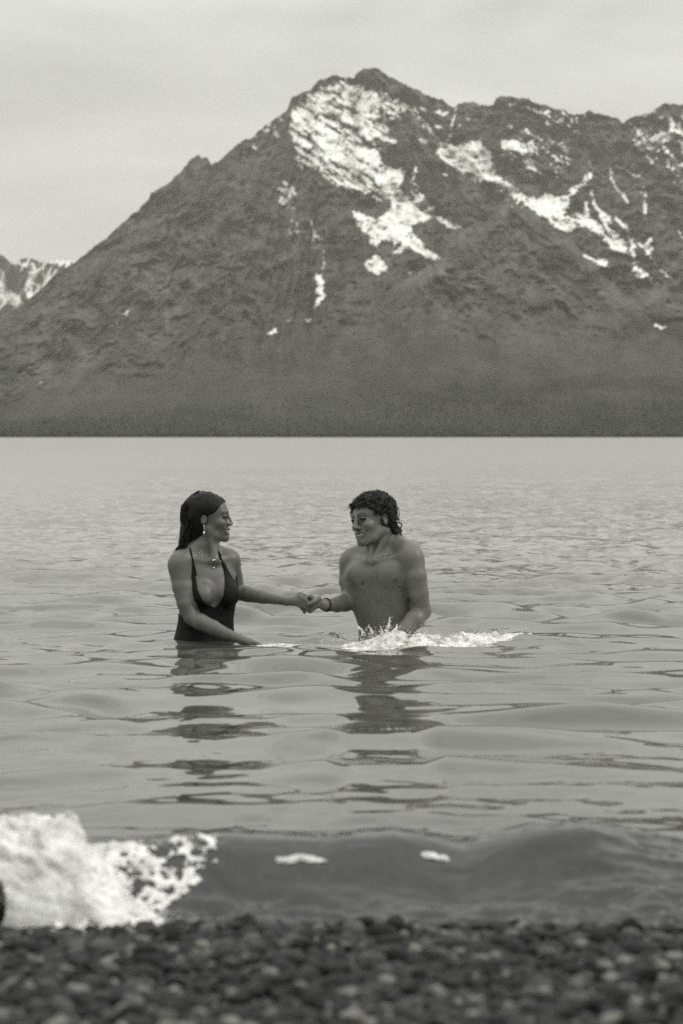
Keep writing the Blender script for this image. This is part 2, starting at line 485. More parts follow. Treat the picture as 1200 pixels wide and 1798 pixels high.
for k, pts, *r in DARK:
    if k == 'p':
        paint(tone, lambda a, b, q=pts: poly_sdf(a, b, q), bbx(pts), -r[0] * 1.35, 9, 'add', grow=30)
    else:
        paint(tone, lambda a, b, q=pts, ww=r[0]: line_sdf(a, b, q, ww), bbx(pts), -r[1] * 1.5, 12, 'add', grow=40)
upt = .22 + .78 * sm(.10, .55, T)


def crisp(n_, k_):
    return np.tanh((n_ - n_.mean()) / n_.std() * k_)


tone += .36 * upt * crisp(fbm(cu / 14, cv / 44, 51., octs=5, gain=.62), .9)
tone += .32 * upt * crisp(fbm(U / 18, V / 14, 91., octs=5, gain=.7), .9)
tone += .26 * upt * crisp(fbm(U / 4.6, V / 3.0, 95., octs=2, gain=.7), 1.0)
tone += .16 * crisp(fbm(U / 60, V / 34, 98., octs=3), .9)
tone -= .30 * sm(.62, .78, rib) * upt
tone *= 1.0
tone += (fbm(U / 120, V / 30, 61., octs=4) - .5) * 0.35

# back slope so that it is a whole mountain
BK = 14
rows_b = []
for k in range(1, BK + 1):
    f = k / BK
    yb = Y[-1] + f * 3800
    zb = Z[-1] * (1 - f) ** 1.2 - 3 * f
    xb = X[-1] * (1 + f * 0.42)
    rows_b.append(np.stack([xb, yb, zb + (vnoise(xs / 25, xs * 0 + k) - .5) * 60 * (1 - f)], 1))
verts = np.concatenate([np.stack([X.ravel(), Y.ravel(), Z.ravel()], 1)] + rows_b)
mtn_snow = np.concatenate([snow.ravel(), np.zeros(BK * len(xs))])
mtn_tone = np.concatenate([tone.ravel(), np.zeros(BK * len(xs))])
mtn_t = np.concatenate([T.ravel(), np.ones(BK * len(xs))])

mm, t, b = new_mat('mountain_rock_and_snow')
sn, tn, ht = attr_n(t, 'snow'), attr_n(t, 'tone'), attr_n(t, 'height_t')
tcn = N(t, 'ShaderNodeTexCoord')
nz = N(t, 'ShaderNodeTexNoise', inp={'Scale': 0.02, 'Detail': 8.0, 'Roughness': .62})
L(t, tcn.outputs['Object'], nz.inputs['Vector'])
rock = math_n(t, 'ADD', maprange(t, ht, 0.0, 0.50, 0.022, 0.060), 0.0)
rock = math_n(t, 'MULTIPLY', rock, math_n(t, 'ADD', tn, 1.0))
rock = math_n(t, 'MULTIPLY', rock, maprange(t, nz.outputs[0], .3, .7, .72, 1.28))
rock = math_n(t, 'MAXIMUM', rock, 0.012)
snv = maprange(t, nz.outputs[0], .3, .7, .76, .84)
mx = N(t, 'ShaderNodeMix', data_type='FLOAT')
L(t, sn, mx.inputs[0]); L(t, rock, mx.inputs[2]); L(t, snv, mx.inputs[3])
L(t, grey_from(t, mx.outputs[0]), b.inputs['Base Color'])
b.inputs['Roughness'].default_value = 0.9
b.inputs['Specular IOR Level'].default_value = 0.1
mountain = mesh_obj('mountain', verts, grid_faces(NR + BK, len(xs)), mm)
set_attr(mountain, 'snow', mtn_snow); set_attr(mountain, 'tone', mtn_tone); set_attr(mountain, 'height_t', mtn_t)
tag(mountain, 'big rocky mountain with snow fields and gullies across the lake', kind='structure')

# distant snowy peaks at the left ------------------------------------
FS = np.array([(-1500, 600), (-700, 560), (-300, 500), (-120, 452), (-60, 438), (-20, 447), (0, 446), (10, 452), (20, 462), (28, 465), (35, 456), (50, 452), (62, 457), (80, 461), (95, 458), (130, 457), (170, 455), (240, 470), (420, 540), (800, 620)], float)
fx = np.concatenate([np.arange(-1500, -60, 20), np.arange(-60, 250, 2.0), np.arange(250, 800, 20)])
FR = 110
ft = np.linspace(0, 1, FR)
FU = np.tile(fx, (FR, 1)); FT = np.tile(ft[:, None], (1, len(fx)))
Sf = np.interp(fx, FS[:, 0], FS[:, 1]) + (fbm(fx / 7., fx * 0 + 8, octs=4) - .5) * 5
FV = 768 - (768 - Sf[None]) * FT
fd = 10500 + 2600 * FT - (fbm(FU / 22 + FV / 60, FV / 40, 3., octs=5, gain=.55, ridged=True) - .5) * 1100 * sm(0, .3, FT)
K = fd / (CP - (FV - 899) / FPX * SP)
FX = (FU - 600) / FPX * K
FZ = CAM_H + (-SP - (FV - 899) / FPX * CP) * K
fsn = .5 + (fbm(FU / 16 + FV / 30, FV / 26, 77., octs=5, gain=.55) - .5) * 2.3 + .20
for pts, w, c in [([(0, 446), (14, 470), (28, 500), (45, 520)], 26, -.75), ([(32, 455), (60, 457)], 8, -.6), ([(60, 470), (45, 500), (30, 525)], 10, .3), ([(0, 480), (20, 520), (40, 545)], 12, .5),
                  ([(0, 505), (-20, 470)], 20, .4), ([(80, 480), (60, 510)], 34, .6), ([(0, 548), (25, 552)], 22, -.8), ([(38, 465), (42, 490)], 10, -.5)]:
    fsn += sm(8, -6, line_sdf(FU, FV, pts, w)) * c
fsn = sm(.44, .56, fsn)
fv = [np.stack([FX.ravel(), fd.ravel(), FZ.ravel()], 1)]
for k in range(1, 7):
    f = k / 6
    fv.append(np.stack([FX[-1] * (1 + .2 * f), fd[-1] + 2500 * f, FZ[-1] * (1 - f) - 3], 1))
far = mesh_obj('distant_mountains', np.concatenate(fv), grid_faces(FR + 6, len(fx)), mm)
pad = np.zeros(6 * len(fx))
set_attr(far, 'snow', np.concatenate([fsn.ravel(), pad])); set_attr(far, 'tone', np.concatenate([(fbm(FU / 8, FV / 8, octs=4).ravel() - .5) * .7, pad])); set_attr(far, 'height_t', np.concatenate([FT.ravel(), pad + 1]))
tag(far, 'distant snow covered peaks behind the left slope of the big mountain', kind='structure')

# conifer forest on the far shore (far off, reads as one mass) -------
rng = np.random.RandomState(3)
cv_, cf_ = [], []
zgrid_x = X; zgrid_y = Y


def mtn_h(px_i, row):
    return X[row, px_i], Y[row, px_i], Z[row, px_i]


nT = 4200
ci = rng.randint(0, len(xs), nT)
ri = np.minimum((rng.rand(nT) ** 1.5 * 42).astype(int) + 1, NR - 1)
ri[:1300] = 1
for k in range(nT):
    x, y, z = mtn_h(ci[k], ri[k])
    x += rng.uniform(-6, 6); h = rng.uniform(3.5, 7); r = h * .2
    i0 = len(cv_)
    for lv, (zz, rr) in enumerate([(0, 1.0), (.55, .62)]):
        for q in range(5):
            a = q * 1.2566 + k
            cv_.append((x + math.cos(a) * r * rr, y + math.sin(a) * r * rr, z - 2 + zz * h))
    cv_.append((x, y, z + h))
    for q in range(5):
        q2 = (q + 1) % 5
        cf_.append((i0 + q, i0 + q2, i0 + 5 + q2)); cf_.append((i0 + q, i0 + 5 + q2, i0 + 5 + q)); cf_.append((i0 + 5 + q, i0 + 5 + q2, i0 + 10))
forest_mat = simple_mat('forest_needles', 0.012, .9, .1, noise=(0.03, .3))
forest = mesh_obj('far_forest', cv_, np.array(cf_), forest_mat, smooth=False)
tag(forest, 'dark strip of conifer forest along the far lake shore', 'forest', kind='stuff')

# ================================================================== WATER
def crest_h(x):
    """height of the shore wave along x"""
    px = 600 + x / 4.95 * FPX
    cy = np.interp(px, [-200, 0, 150, 260, 400, 480, 575, 620, 690, 760, 815, 860, 940, 1030, 1100, 1200, 1350, 1700], [1490, 1486, 1482, 1476, 1467, 1472, 1482, 1476, 1470, 1481, 1493, 1482, 1466, 1459, 1474, 1498, 1520, 1560])
    return CAM_H - (cy - 767) / FPX * 4.95


def crest_y(x):
    px = 600 + x / 4.95 * FPX
    return 4.95 + 0.05 * np.sin(x * 3.1 + .6) + (fbm(x * 3.2, x * 0, 9., octs=3, gain=.5) - .5) * .08 + np.interp(px, [0, 300, 1000, 1200, 1500], [0.02, 0, 0.0, .06, .12])


RW = np.random.RandomState(5)


def sines(n, l0, l1, spread, slope):
    out = []
    for i in range(n):
        lam = math.exp(RW.uniform(math.log(l0), math.log(l1)))
        th = RW.normal(0, spread) - math.pi / 2
        k = 2 * math.pi / lam
        out.append((k * math.cos(th), k * math.sin(th), RW.uniform(0, 6.28), slope / math.sqrt(n / 2) / k))
    return out


W_LONG = sines(12, 1.1, 2.4, .7, .022)
W_MID = sines(34, 0.30, 0.80, .62, .145)
W_FINE = sines(30, 0.09, 0.26, .8, .085)
W_CHOP = sines(30, 0.22, 1.1, .7, .14)


def wsum(comp, x, y, q=0.0):
    h = np.zeros_like(x)
    for kx, ky, ph, a in comp:
        p_ = kx * x + ky * y + ph
        h += a * np.sin(p_)
        if q:
            h -= a * q * np.cos(2 * p_)
    return h


PEOPLE_XY = [(-0.63, 11.2), (0.25, 11.35)]


def water_h(x, y):
    wx = x + (vnoise(x * .8 + 4, y * .5) - .5) * .5
    wy = y + (vnoise(x * .6 + 9, y * .8 + 3) - .5) * .6
    e_long = sm(5.1, 6.5, y) * sm(60, 20, y)
    gl = vnoise(x * .9, y * .7, 5.5)
    e_mid = sm(5.1, 6.2, y) * (0.55 + 0.7 * sm(.35, .65, gl)) * (.72 + .28 * sm(7.2, 8.4, y)) * sm(60, 20, y) * (1 - .25 * sm(8.0, 9.5, y) * sm(12.5, 11.5, y))
    gf = vnoise(x * 1.1 + 7, y * .9, 8.5)
    e_fine = (0.20 + 1.0 * sm(.40, .70, gf)) * (sm(8.2, 7.0, y) * .70 + sm(11.6, 13.5, y)) * sm(5.0, 5.4, y) * sm(45, 20, y)
    e_chop = sm(10.8, 13, y) * sm(90, 30, y)
    # a slick of calmer water in front of the couple
    rt = x / y
    rt = rt + (vnoise(x * 3, y * 3, 2.2) - .5) * .014
    slick = (sm(-.094, -.078, rt) * sm(-.020, -.036, rt) + sm(-.006, .006, rt) * sm(.046, .032, rt)) * sm(9.6, 8.6, y) * sm(5.9, 6.4, y)
    e_mid = e_mid * (1 - .70 * slick)
    e_fine = e_fine * (1 - .35 * slick)
    h = e_long * wsum(W_LONG, wx, wy) + e_mid * wsum(W_MID, wx, wy, .22) + e_fine * wsum(W_FINE, wx, wy) + e_chop * wsum(W_CHOP, wx, wy)
    # swells seen left of the woman and between the two
    for cx, cy_, sx, s_y, a in [(-1.15, 10.35, .22, .16, .016), (0.0, 10.1, .30, .16, .018), (-1.25, 9.9, .5, .2, .012), (-.25, 9.9, .25, .15, .012)]:
        h += a * np.exp(-((x - cx) / sx) ** 2 - ((y - cy_) / s_y) ** 2)
    for cx, cy_ in PEOPLE_XY:
        r = np.hypot(x - cx, (y - cy_))
        h += .0075 * np.sin(r * 26 - 1.0) * np.exp(-r * 1.6) * sm(.1, .3, r)
    # the wave breaking on the shore
    yc_ = crest_y(x)
    A = np.maximum(crest_h(x) + (fbm(x * 5, x * 0, 4., octs=3, gain=.5) - .5) * .012, 0)
    s = np.where(y < yc_, .165, .42)
    px = 600 + x / 4.95 * FPX
    s = np.where(y < yc_, .165 + .10 * sm(1000, 1150, px), s)
    face = A * np.exp(-np.abs((y - yc_) / s) ** 2.0)
    h += face
    near = sm(5.5, 5.1, y)
    h += near * (.0085 * (fbm(x * 9, y * 26, 3., octs=4, gain=.6) - .5) * (1 + 5 * sm(4.85, 4.7, y) + 4 * sm(900, 1150, px)))
    h += .03 * sm(980, 1180, px) * sm(4.9, 4.75, y) * sm(4.5, 4.6, y) * (fbm(x * 4, y * 9, 1.) - .2)
    return h


yr = [3.95]
while yr[-1] < 5.4:
    yr.append(yr[-1] + .009)
while yr[-1] < 9.0:
    yr.append(yr[-1] * 1.0032)
while yr[-1] < 16:
    yr.append(yr[-1] * 1.0030)
while yr[-1] < 60:
    yr.append(yr[-1] * 1.0085)
while yr[-1] < 5200:
    yr.append(yr[-1] * 1.03)
yr.append(12500.0)
yr = np.array(yr)
na = 400
aa = np.concatenate([np.linspace(-.75, -.24, 24)[:-1], np.linspace(-.24, -.155, 30)[:-1], np.linspace(-.155, .155, na)[:-1], np.linspace(.155, .24, 30)[:-1], np.linspace(.24, .75, 24)])
WY = np.tile(yr[:, None], (1, len(aa)))
WX = WY * aa[None, :]
WX = WX + np.sign(aa)[None, :] * sm(.15, .75, np.abs(aa))[None, :] * 6
WZ = water_h(WX, WY)

wm, t, b = new_mat('lake_water')
gp = N(t, 'ShaderNodeNewGeometry')
sp_ = N(t, 'ShaderNodeSeparateXYZ'); L(t, gp.outputs['Position'], sp_.inputs[0])
yv = sp_.outputs[1]


def slope_noise(scale, sx, sy, detail, rough=.5, off=0.0):
    m_ = N(t, 'ShaderNodeMapping', inp={'Scale': (sx, sy, 1), 'Location': (off, off * .7, 0)})
    L(t, gp.outputs['Position'], m_.inputs[0])
    n_ = N(t, 'ShaderNodeTexNoise', inp={'Scale': scale, 'Detail': detail, 'Roughness': rough})
    L(t, m_.outputs[0], n_.inputs['Vector'])
    v_ = N(t, 'ShaderNodeVectorMath', operation='SUBTRACT'); v_.inputs[1].default_value = (.5, .5, .5)
    L(t, n_.outputs['Color'], v_.inputs[0])
    return v_.outputs[0]


def scale_v(v, s):
    n_ = N(t, 'ShaderNodeVectorMath', operation='SCALE')
    L(t, v, n_.inputs[0])
    if isinstance(s, (int, float)):
        n_.inputs['Scale'].default_value = s
    else:
        L(t, s, n_.inputs['Scale'])
    return n_.outputs[0]


def add_v(a_, b_):
    n_ = N(t, 'ShaderNodeVectorMath', operation='ADD'); L(t, a_, n_.inputs[0]); L(t, b_, n_.inputs[1]); return n_.outputs[0]


far_w = maprange(t, yv, 11.0, 19.0, 0.0, 1.0, True)
far_w2 = maprange(t, yv, 20.0, 60.0, 0.0, 1.0, True)
patch = N(t, 'ShaderNodeTexNoise', inp={'Scale': .9, 'Detail': 3.0})
L(t, gp.outputs['Position'], patch.inputs['Vector'])
pt = maprange(t, patch.outputs[0], .42, .62, .15, 1.0, True)
nearamp = math_n(t, 'MULTIPLY', maprange(t, yv, 8.8, 7.0, .03, .30, True), pt)
rx = math_n(t, 'DIVIDE', sp_.outputs[0], yv)
slk = math_n(t, 'MULTIPLY', maprange(t, rx, -.098, -.078, 0, 1, True), maprange(t, rx, .034, .050, 1, 0, True))
slk = math_n(t, 'MULTIPLY', slk, maprange(t, yv, 5.9, 6.6, 0, 1, True))
nearamp = math_n(t, 'MULTIPLY', nearamp, math_n(t, 'MULTIPLY_ADD', slk, -.45, 1.0))
nearamp = math_n(t, 'MULTIPLY', nearamp, maprange(t, yv, 5.05, 5.5, .25, 1.0, True))
fine_amp = math_n(t, 'ADD', nearamp, math_n(t, 'MULTIPLY', far_w, 1.1))
nv = scale_v(slope_noise(9.0, 1.0, 1.6, 3.0), fine_amp)
nv = add_v(nv, scale_v(slope_noise(2.2, 1.0, 1.5, 4.0, .6, 31.), math_n(t, 'MULTIPLY', far_w2, 1.3)))
nv = add_v(nv, scale_v(slope_noise(.12, .6, 1.0, 4.0, .55, 71.), math_n(t, 'MULTIPLY', far_w2, .3)))
msk = N(t, 'ShaderNodeVectorMath', operation='MULTIPLY'); msk.inputs[1].default_value = (1, 1, 0)
L(t, nv, msk.inputs[0])
tot_n = add_v(gp.outputs['Normal'], msk.outputs[0])
nrm = N(t, 'ShaderNodeVectorMath', operation='NORMALIZE'); L(t, tot_n, nrm.inputs[0])
L(t, nrm.outputs[0], b.inputs['Normal'])
L(t, maprange(t, math_n(t, 'LOGARITHM', yv, 10.0), 1.05, 2.3, .05, .42), b.inputs['Roughness'])
# silty water, paled offshore to stand in for sky reflection; clear over near stones
water_tone = math_n(t, 'ADD', maprange(t, yv, 5.0, 6.6, .008, .072, True), maprange(t, yv, 11.2, 22.0, 0.0, .15, True))
L(t, grey_from(t, water_tone), b.inputs['Base Color'])
b.inputs['IOR'].default_value = 1.55
water = mesh_obj('lake_water', np.stack([WX.ravel(), WY.ravel(), WZ.ravel()], 1), grid_faces(len(yr), len(aa)), wm)
tag(water, 'rippled grey lake with a small wave rolling onto the beach', kind='structure')

# ================================================================== BEACH
def beach_z(x, y):
    z = (4.60 - y) * 0.105
    z = np.where(y > 4.60, (4.60 - y) * .35, z)
    z = np.where(y < 3.0, .168 + (3.0 - y) * .07, z)
    z = np.maximum(z, -1.2)
    px = 600 + x / 4.5 * FPX
    z = z - .006 * sm(0, 200, 300 - px)
    return z + (fbm(x * 1.3, y * 1.3, 2.) - .5) * .03 * sm(-8, 4.9, y)


bx_ = np.concatenate([np.linspace(-60, -3, 24)[:-1], np.linspace(-3, 3, 90)[:-1], np.linspace(3, 60, 24)])
by_ = np.concatenate([np.linspace(-60, 1.5, 24)[:-1], np.linspace(1.5, 5.6, 80)[:-1], np.linspace(5.6, 12, 12)])
BX, BY = np.meshgrid(bx_, by_)
BZ = beach_z(BX, BY)
beach_mat = simple_mat('wet_shingle_bed', .012, .7, .3, noise=(60, .5), bump=(90, .01))
beach = mesh_obj('beach', np.stack([BX.ravel(), BY.ravel(), BZ.ravel()], 1), grid_faces(len(by_), len(bx_)), beach_mat)
tag(beach, 'dark pebble beach along the near edge of the lake', kind='structure')


def pebble_shape(seed):
    rs = np.random.RandomState(seed)
    v = np.array([(1, 0, 0), (-1, 0, 0), (0, 1, 0), (0, -1, 0), (0, 0, 1), (0, 0, -1)], float)
    f = [(0, 2, 4), (2, 1, 4), (1, 3, 4), (3, 0, 4), (2, 0, 5), (1, 2, 5), (3, 1, 5), (0, 3, 5)]
    vl = [tuple(q) for q in v]; nf = []; cache = {}

    def mid(a, b2):
        k = (min(a, b2), max(a, b2))
        if k not in cache:
            m = (np.array(vl[a]) + np.array(vl[b2])); m /= np.linalg.norm(m)
            cache[k] = len(vl); vl.append(tuple(m))
        return cache[k]
    for a, b2, c in f:
        ab, bc, ca = mid(a, b2), mid(b2, c), mid(c, a)
        nf += [(a, ab, ca), (ab, b2, bc), (ca, bc, c), (ab, bc, ca)]
    v = np.array(vl)
    v = v * (1 + rs.uniform(-.18, .18, (len(v), 1)))
    v = v * np.array([1.15, .85, rs.uniform(.45, .7)]) * rs.uniform(.9, 1.1, 3)
    return v, np.array(nf)


SHAPES = [pebble_shape(s) for s in range(14)]
peb_mats = []
for i, v_ in enumerate([.003, .005, .012, .034, .14]):
    peb_mats.append(simple_mat('pebble_stone_%s' % 'abcde'[i], v_, .5, .3, noise=(45, .35), bump=(120, .003)))
pale_mat = simple_mat('pale_pebble_stone', .50, .4, .5, noise=(45, .15))

rngp = np.random.RandomState(21)
NP = 11500
ppx = rngp.uniform(-1, 1, NP); ppy = 2.7 + 2.02 * rngp.rand(NP) ** .9
ppx = ppx * (.155 * ppy + .22)
pr = np.clip(rngp.lognormal(math.log(.0108), .42, NP), .0045, .027)
order = np.argsort(-pr * (1 + .0 * ppy))
vis = np.abs(ppx) < .15 * ppy
front = [i for i in order if vis[i] and 3.25 < ppy[i] < 4.65][:290]
front_set = set(front)
pmeshes = []
for si, (v, f) in enumerate(SHAPES):
    for mi in range(5):
        me = bpy.data.meshes.new('pebble')
        me.from_pydata([tuple(q) for q in v], [], [tuple(int(a) for a in q) for q in f])
        me.polygons.foreach_set('use_smooth', [True] * len(me.polygons))
        me.materials.append(peb_mats[mi])
        pmeshes.append(me)
# the beach goes on to both sides and towards the camera
NX = 6500
ex = rngp.uniform(-2.6, 2.6, NX); ey = rngp.uniform(1.6, 4.72, NX)
keep_ = (np.abs(ex) > .155 * ey + .18) | (ey < 2.75)
ppx = np.concatenate([ppx, ex[keep_]]); ppy = np.concatenate([ppy, ey[keep_]])
pr = np.concatenate([pr, np.clip(rngp.lognormal(math.log(.0150), .35, int(keep_.sum())), .006, .03)])
NP = len(ppx)
zb = beach_z(ppx, ppy)
lift = rngp.rand(NP) * .020 * np.clip((4.75 - ppy) / .3, .2, 1)
for i in front:
    o = bpy.data.objects.new('pebble', pmeshes[rngp.randint(14) * 5 + min(4, int(rngp.rand() ** 1.15 * 5))])
    COL.objects.link(o); o.parent = beach
    o.location = (ppx[i], ppy[i], zb[i] + lift[i] + pr[i] * .35)
    o.rotation_euler = (rngp.normal(0, .3), rngp.normal(0, .3), rngp.uniform(0, 6.28))
    o.scale = (pr[i],) * 3
# the rest is joined into one part
vv, ff, mi_ = [], [], []
off = 0
for i in range(NP):
    if i in front_set:
        continue
    v, f = SHAPES[rngp.randint(14)]
    a, b2 = rngp.uniform(0, 6.28), rngp.normal(0, .35)
    R = np.array(Matrix.Rotation(a, 3, 'Z') @ Matrix.Rotation(b2, 3, 'X'))
    vv.append((v * pr[i]) @ R.T + np.array([ppx[i], ppy[i], zb[i] + lift[i] + pr[i] * .25])); ff.append(f + off); off += len(v)
    mi_.append(np.full(len(f), min(4, int(rngp.rand() ** 1.6 * 5))))
gravel = mesh_obj('gravel', np.concatenate(vv), np.concatenate(ff), None, beach)
for m_ in peb_mats:
    gravel.data.materials.append(m_)
gravel.data.polygons.foreach_set('material_index', np.concatenate(mi_).astype(np.int32))
gravel['kind'] = 'stuff'
for px, py, D, s in [(124, 1752, 3.45, .0085), (285, 1742, 3.47, .007), (308, 1748, 3.46, .006), (640, 1742, 3.5, .008), (748, 1738, 3.5, .006), (1025, 1715, 3.62, .009), (160, 1720, 3.6, .008), (930, 1740, 3.5, .008)]:
    o = bpy.data.objects.new('pebble', pmeshes[3].copy() if px == 124 else pmeshes[4 + 5 * (px % 13)])
    if px == 124:
        o.data.materials[0] = pale_mat
        o['label'] = 'small pale pebble that stands out from the dark ones'
    COL.objects.link(o); o.parent = beach
    q = P(px, py, D); o.location = q; o.scale = (s * 1.5, s, s)
    o.location.z = max(q[2], float(beach_z(np.array([q[0]]), np.array([D]))[0]) + .012)
# ================================================================== SCULPTING BY DISTANCE FIELD
class Field:
    def __init__(self, lo, hi, h, zfine=None):
        self.x = np.arange(lo[0], hi[0], h); self.y = np.arange(lo[1], hi[1], h)
        self.z = np.arange(lo[2], hi[2], h)
        self.h = h
        self.f = np.full((len(self.x), len(self.y), len(self.z)), .15, dtype=np.float32)

    def block(self, lo, hi):
        s = []
        for ax, a, b_ in zip((self.x, self.y, self.z), lo, hi):
            i0 = int(np.clip(np.searchsorted(ax, a), 0, len(ax))); i1 = int(np.clip(np.searchsorted(ax, b_), 0, len(ax)))
            s.append(slice(i0, i1))
        X_ = self.x[s[0]][:, None, None]; Y_ = self.y[s[1]][None, :, None]; Z_ = self.z[s[2]][None, None, :]
        return tuple(s), X_, Y_, Z_

    def put(self, fn, lo, hi, k=.015, mode='add', m=.04):
        m = max(m, k * 1.3)
        s, X_, Y_, Z_ = self.block(np.array(lo) - m, np.array(hi) + m)
        a = self.f[s]
        if a.size == 0:
            return
        b_ = fn(X_, Y_, Z_) + np.zeros_like(a)
        if mode == 'sub':
            hh = np.clip(.5 - .5 * (a + b_) / k, 0, 1)
            self.f[s] = a * (1 - hh) - b_ * hh + k * hh * (1 - hh)
        elif mode == 'max':
            self.f[s] = np.maximum(a, b_)
        else:
            hh = np.clip(.5 + .5 * (a - b_) / k, 0, 1)
            self.f[s] = a * (1 - hh) + b_ * hh - k * hh * (1 - hh)

    def rc(self, a, b_, ra, rb, k=.02, mode='add'):
        a = np.array(a, float); b_ = np.array(b_, float); d = b_ - a; L2 = (d * d).sum() + 1e-12

        def fn(X_, Y_, Z_):
            t_ = np.clip(((X_ - a[0]) * d[0] + (Y_ - a[1]) * d[1] + (Z_ - a[2]) * d[2]) / L2, 0, 1)
            return np.sqrt((X_ - a[0] - d[0] * t_) ** 2 + (Y_ - a[1] - d[1] * t_) ** 2 + (Z_ - a[2] - d[2] * t_) ** 2) - (ra + (rb - ra) * t_)
        r = max(ra, rb)
        self.put(fn, np.minimum(a, b_) - r, np.maximum(a, b_) + r, k, mode)

    def chain(self, pts, rs, k=.015, mode='add'):
        pts = [np.array(q, float) for q in pts]

        def fn(X_, Y_, Z_):
            out = None
            for i in range(len(pts) - 1):
                a, d = pts[i], pts[i + 1] - pts[i]
                t_ = np.clip(((X_ - a[0]) * d[0] + (Y_ - a[1]) * d[1] + (Z_ - a[2]) * d[2]) / ((d * d).sum() + 1e-12), 0, 1)
                q = np.sqrt((X_ - a[0] - d[0] * t_) ** 2 + (Y_ - a[1] - d[1] * t_) ** 2 + (Z_ - a[2] - d[2] * t_) ** 2) - (rs[i] + (rs[i + 1] - rs[i]) * t_)
                if out is None:
                    out = q
                else:
                    kk = min(.012, .35 * rs[i]); hh = np.clip(.5 + .5 * (out - q) / kk, 0, 1)
                    out = out * (1 - hh) + q * hh - kk * hh * (1 - hh) * .6
            return out
        P_ = np.array(pts); r = max(rs)
        self.put(fn, P_.min(0) - r, P_.max(0) + r, k, mode)

    def el(self, c, r, R=None, k=.02, mode='add'):
        c = np.array(c, float); r = np.array(r, float); R = np.eye(3) if R is None else R   # rows of R = local axes

        def fn(X_, Y_, Z_):
            dx, dy, dz = X_ - c[0], Y_ - c[1], Z_ - c[2]
            q = [R[i][0] * dx + R[i][1] * dy + R[i][2] * dz for i in range(3)]
            k0 = np.sqrt(sum((q[i] / r[i]) ** 2 for i in range(3)))
            k1 = np.sqrt(sum((q[i] / r[i] ** 2) ** 2 for i in range(3))) + 1e-6
            return k0 * (k0 - 1) / k1
        m_ = r.max()
        self.put(fn, c - m_, c + m_, k, mode)

    def loft(self, zs, cx, cy, a, b_, fwd, k=.02, pw=2.3):
        """elliptical sections stacked along z; fwd = horizontal chest direction"""
        o = np.argsort(zs); zs, cx, cy, a, b_ = [np.array(q, float)[o] for q in (zs, cx, cy, a, b_)]
        lx, ly = -fwd[1], fwd[0]
        z_ = np.linspace(zs[0], zs[-1], 300)

        def smooth(v):
            w = np.interp(z_, zs, v)
            for _ in range(60):
                w[1:-1] = (w[:-2] + 2 * w[1:-1] + w[2:]) / 4
            return w
        CX, CY, A, B = smooth(cx), smooth(cy), smooth(a), smooth(b_)

        def fn(X_, Y_, Z_):
            zz = np.clip(Z_, zs[0], zs[-1])
            ccx, ccy, aa_, bb_ = np.interp(zz, z_, CX), np.interp(zz, z_, CY), np.interp(zz, z_, A), np.interp(zz, z_, B)
            dx, dy = X_ - ccx, Y_ - ccy
            u_ = np.abs(dx * lx + dy * ly) / aa_; v_ = np.abs(dx * fwd[0] + dy * fwd[1]) / bb_
            q = (u_ ** pw + v_ ** pw) ** (1 / pw)
            d = (q - 1) * np.minimum(aa_, bb_)
            e = np.maximum(Z_ - zs[-1], zs[0] - Z_)
            return np.maximum(d, e)
        mx_ = a.max() + .02
        self.put(fn, (cx.min() - mx_, cy.min() - mx_, zs[0]), (cx.max() + mx_, cy.max() + mx_, zs[-1]), k)

    def mesh(self, smooth=0, keep_top=True):
        f = self.f
        for q_ in (0, -1):
            f[q_] = np.maximum(f[q_], .004); f[:, q_] = np.maximum(f[:, q_], .004); f[:, :, q_] = np.maximum(f[:, :, q_], .004)
        S = f < 0
        nx, ny, nz_ = f.shape
        cnt = np.zeros((nx - 1, ny - 1, nz_ - 1), np.int8)
        for i in (0, 1):
            for j in (0, 1):
                for k in (0, 1):
                    cnt += S[i:nx - 1 + i, j:ny - 1 + j, k:nz_ - 1 + k]
        act = (cnt > 0) & (cnt < 8)
        ci_, cj, ck = np.nonzero(act)
        idx = np.full(act.shape, -1, np.int64); idx[act] = np.arange(len(ci_))
        acc = np.zeros((len(ci_), 3)); w = np.zeros(len(ci_))
        cor = [(i, j, k) for i in (0, 1) for j in (0, 1) for k in (0, 1)]
        for a in cor:
            for ax in range(3):
                if a[ax] == 0:
                    b_ = list(a); b_[ax] = 1
                    va = f[ci_ + a[0], cj + a[1], ck + a[2]]; vb = f[ci_ + b_[0], cj + b_[1], ck + b_[2]]
                    m_ = (va < 0) != (vb < 0)
                    t_ = np.where(m_, va / np.where(m_, va - vb, 1), 0)
                    p_ = np.tile(np.array(a, float), (len(ci_), 1)); p_[:, ax] += t_
                    acc += p_ * m_[:, None]; w += m_
        v = acc / w[:, None]
        pos = np.stack([self.x[0] + (ci_ + v[:, 0]) * self.h, self.y[0] + (cj + v[:, 1]) * self.h, self.z[0] + (ck + v[:, 2]) * self.h], 1)
        faces = []
        for ax in range(3):
            sl0 = [slice(0, None)] * 3; sl1 = [slice(0, None)] * 3
            sl0[ax] = slice(0, -1); sl1[ax] = slice(1, None)
            A_, B_ = S[tuple(sl0)], S[tuple(sl1)]
            e = A_ != B_
            i, j, k = np.nonzero(e)
            o1, o2 = [q for q in range(3) if q != ax]
            c = [i, j, k]
            ok = (c[o1] > 0) & (c[o2] > 0) & (c[o1] < f.shape[o1] - 1) & (c[o2] < f.shape[o2] - 1)
            c = [q[ok] for q in c]; sgn = A_[tuple(c)]

            def cell(d1, d2):
                q = [c[0].copy(), c[1].copy(), c[2].copy()]; q[o1] = q[o1] - d1; q[o2] = q[o2] - d2
                return idx[tuple(q)]
            q = np.stack([cell(1, 1), cell(0, 1), cell(0, 0), cell(1, 0)], 1)
            flip = sgn if ax != 1 else ~sgn
            q = np.where(flip[:, None], q, q[:, ::-1])
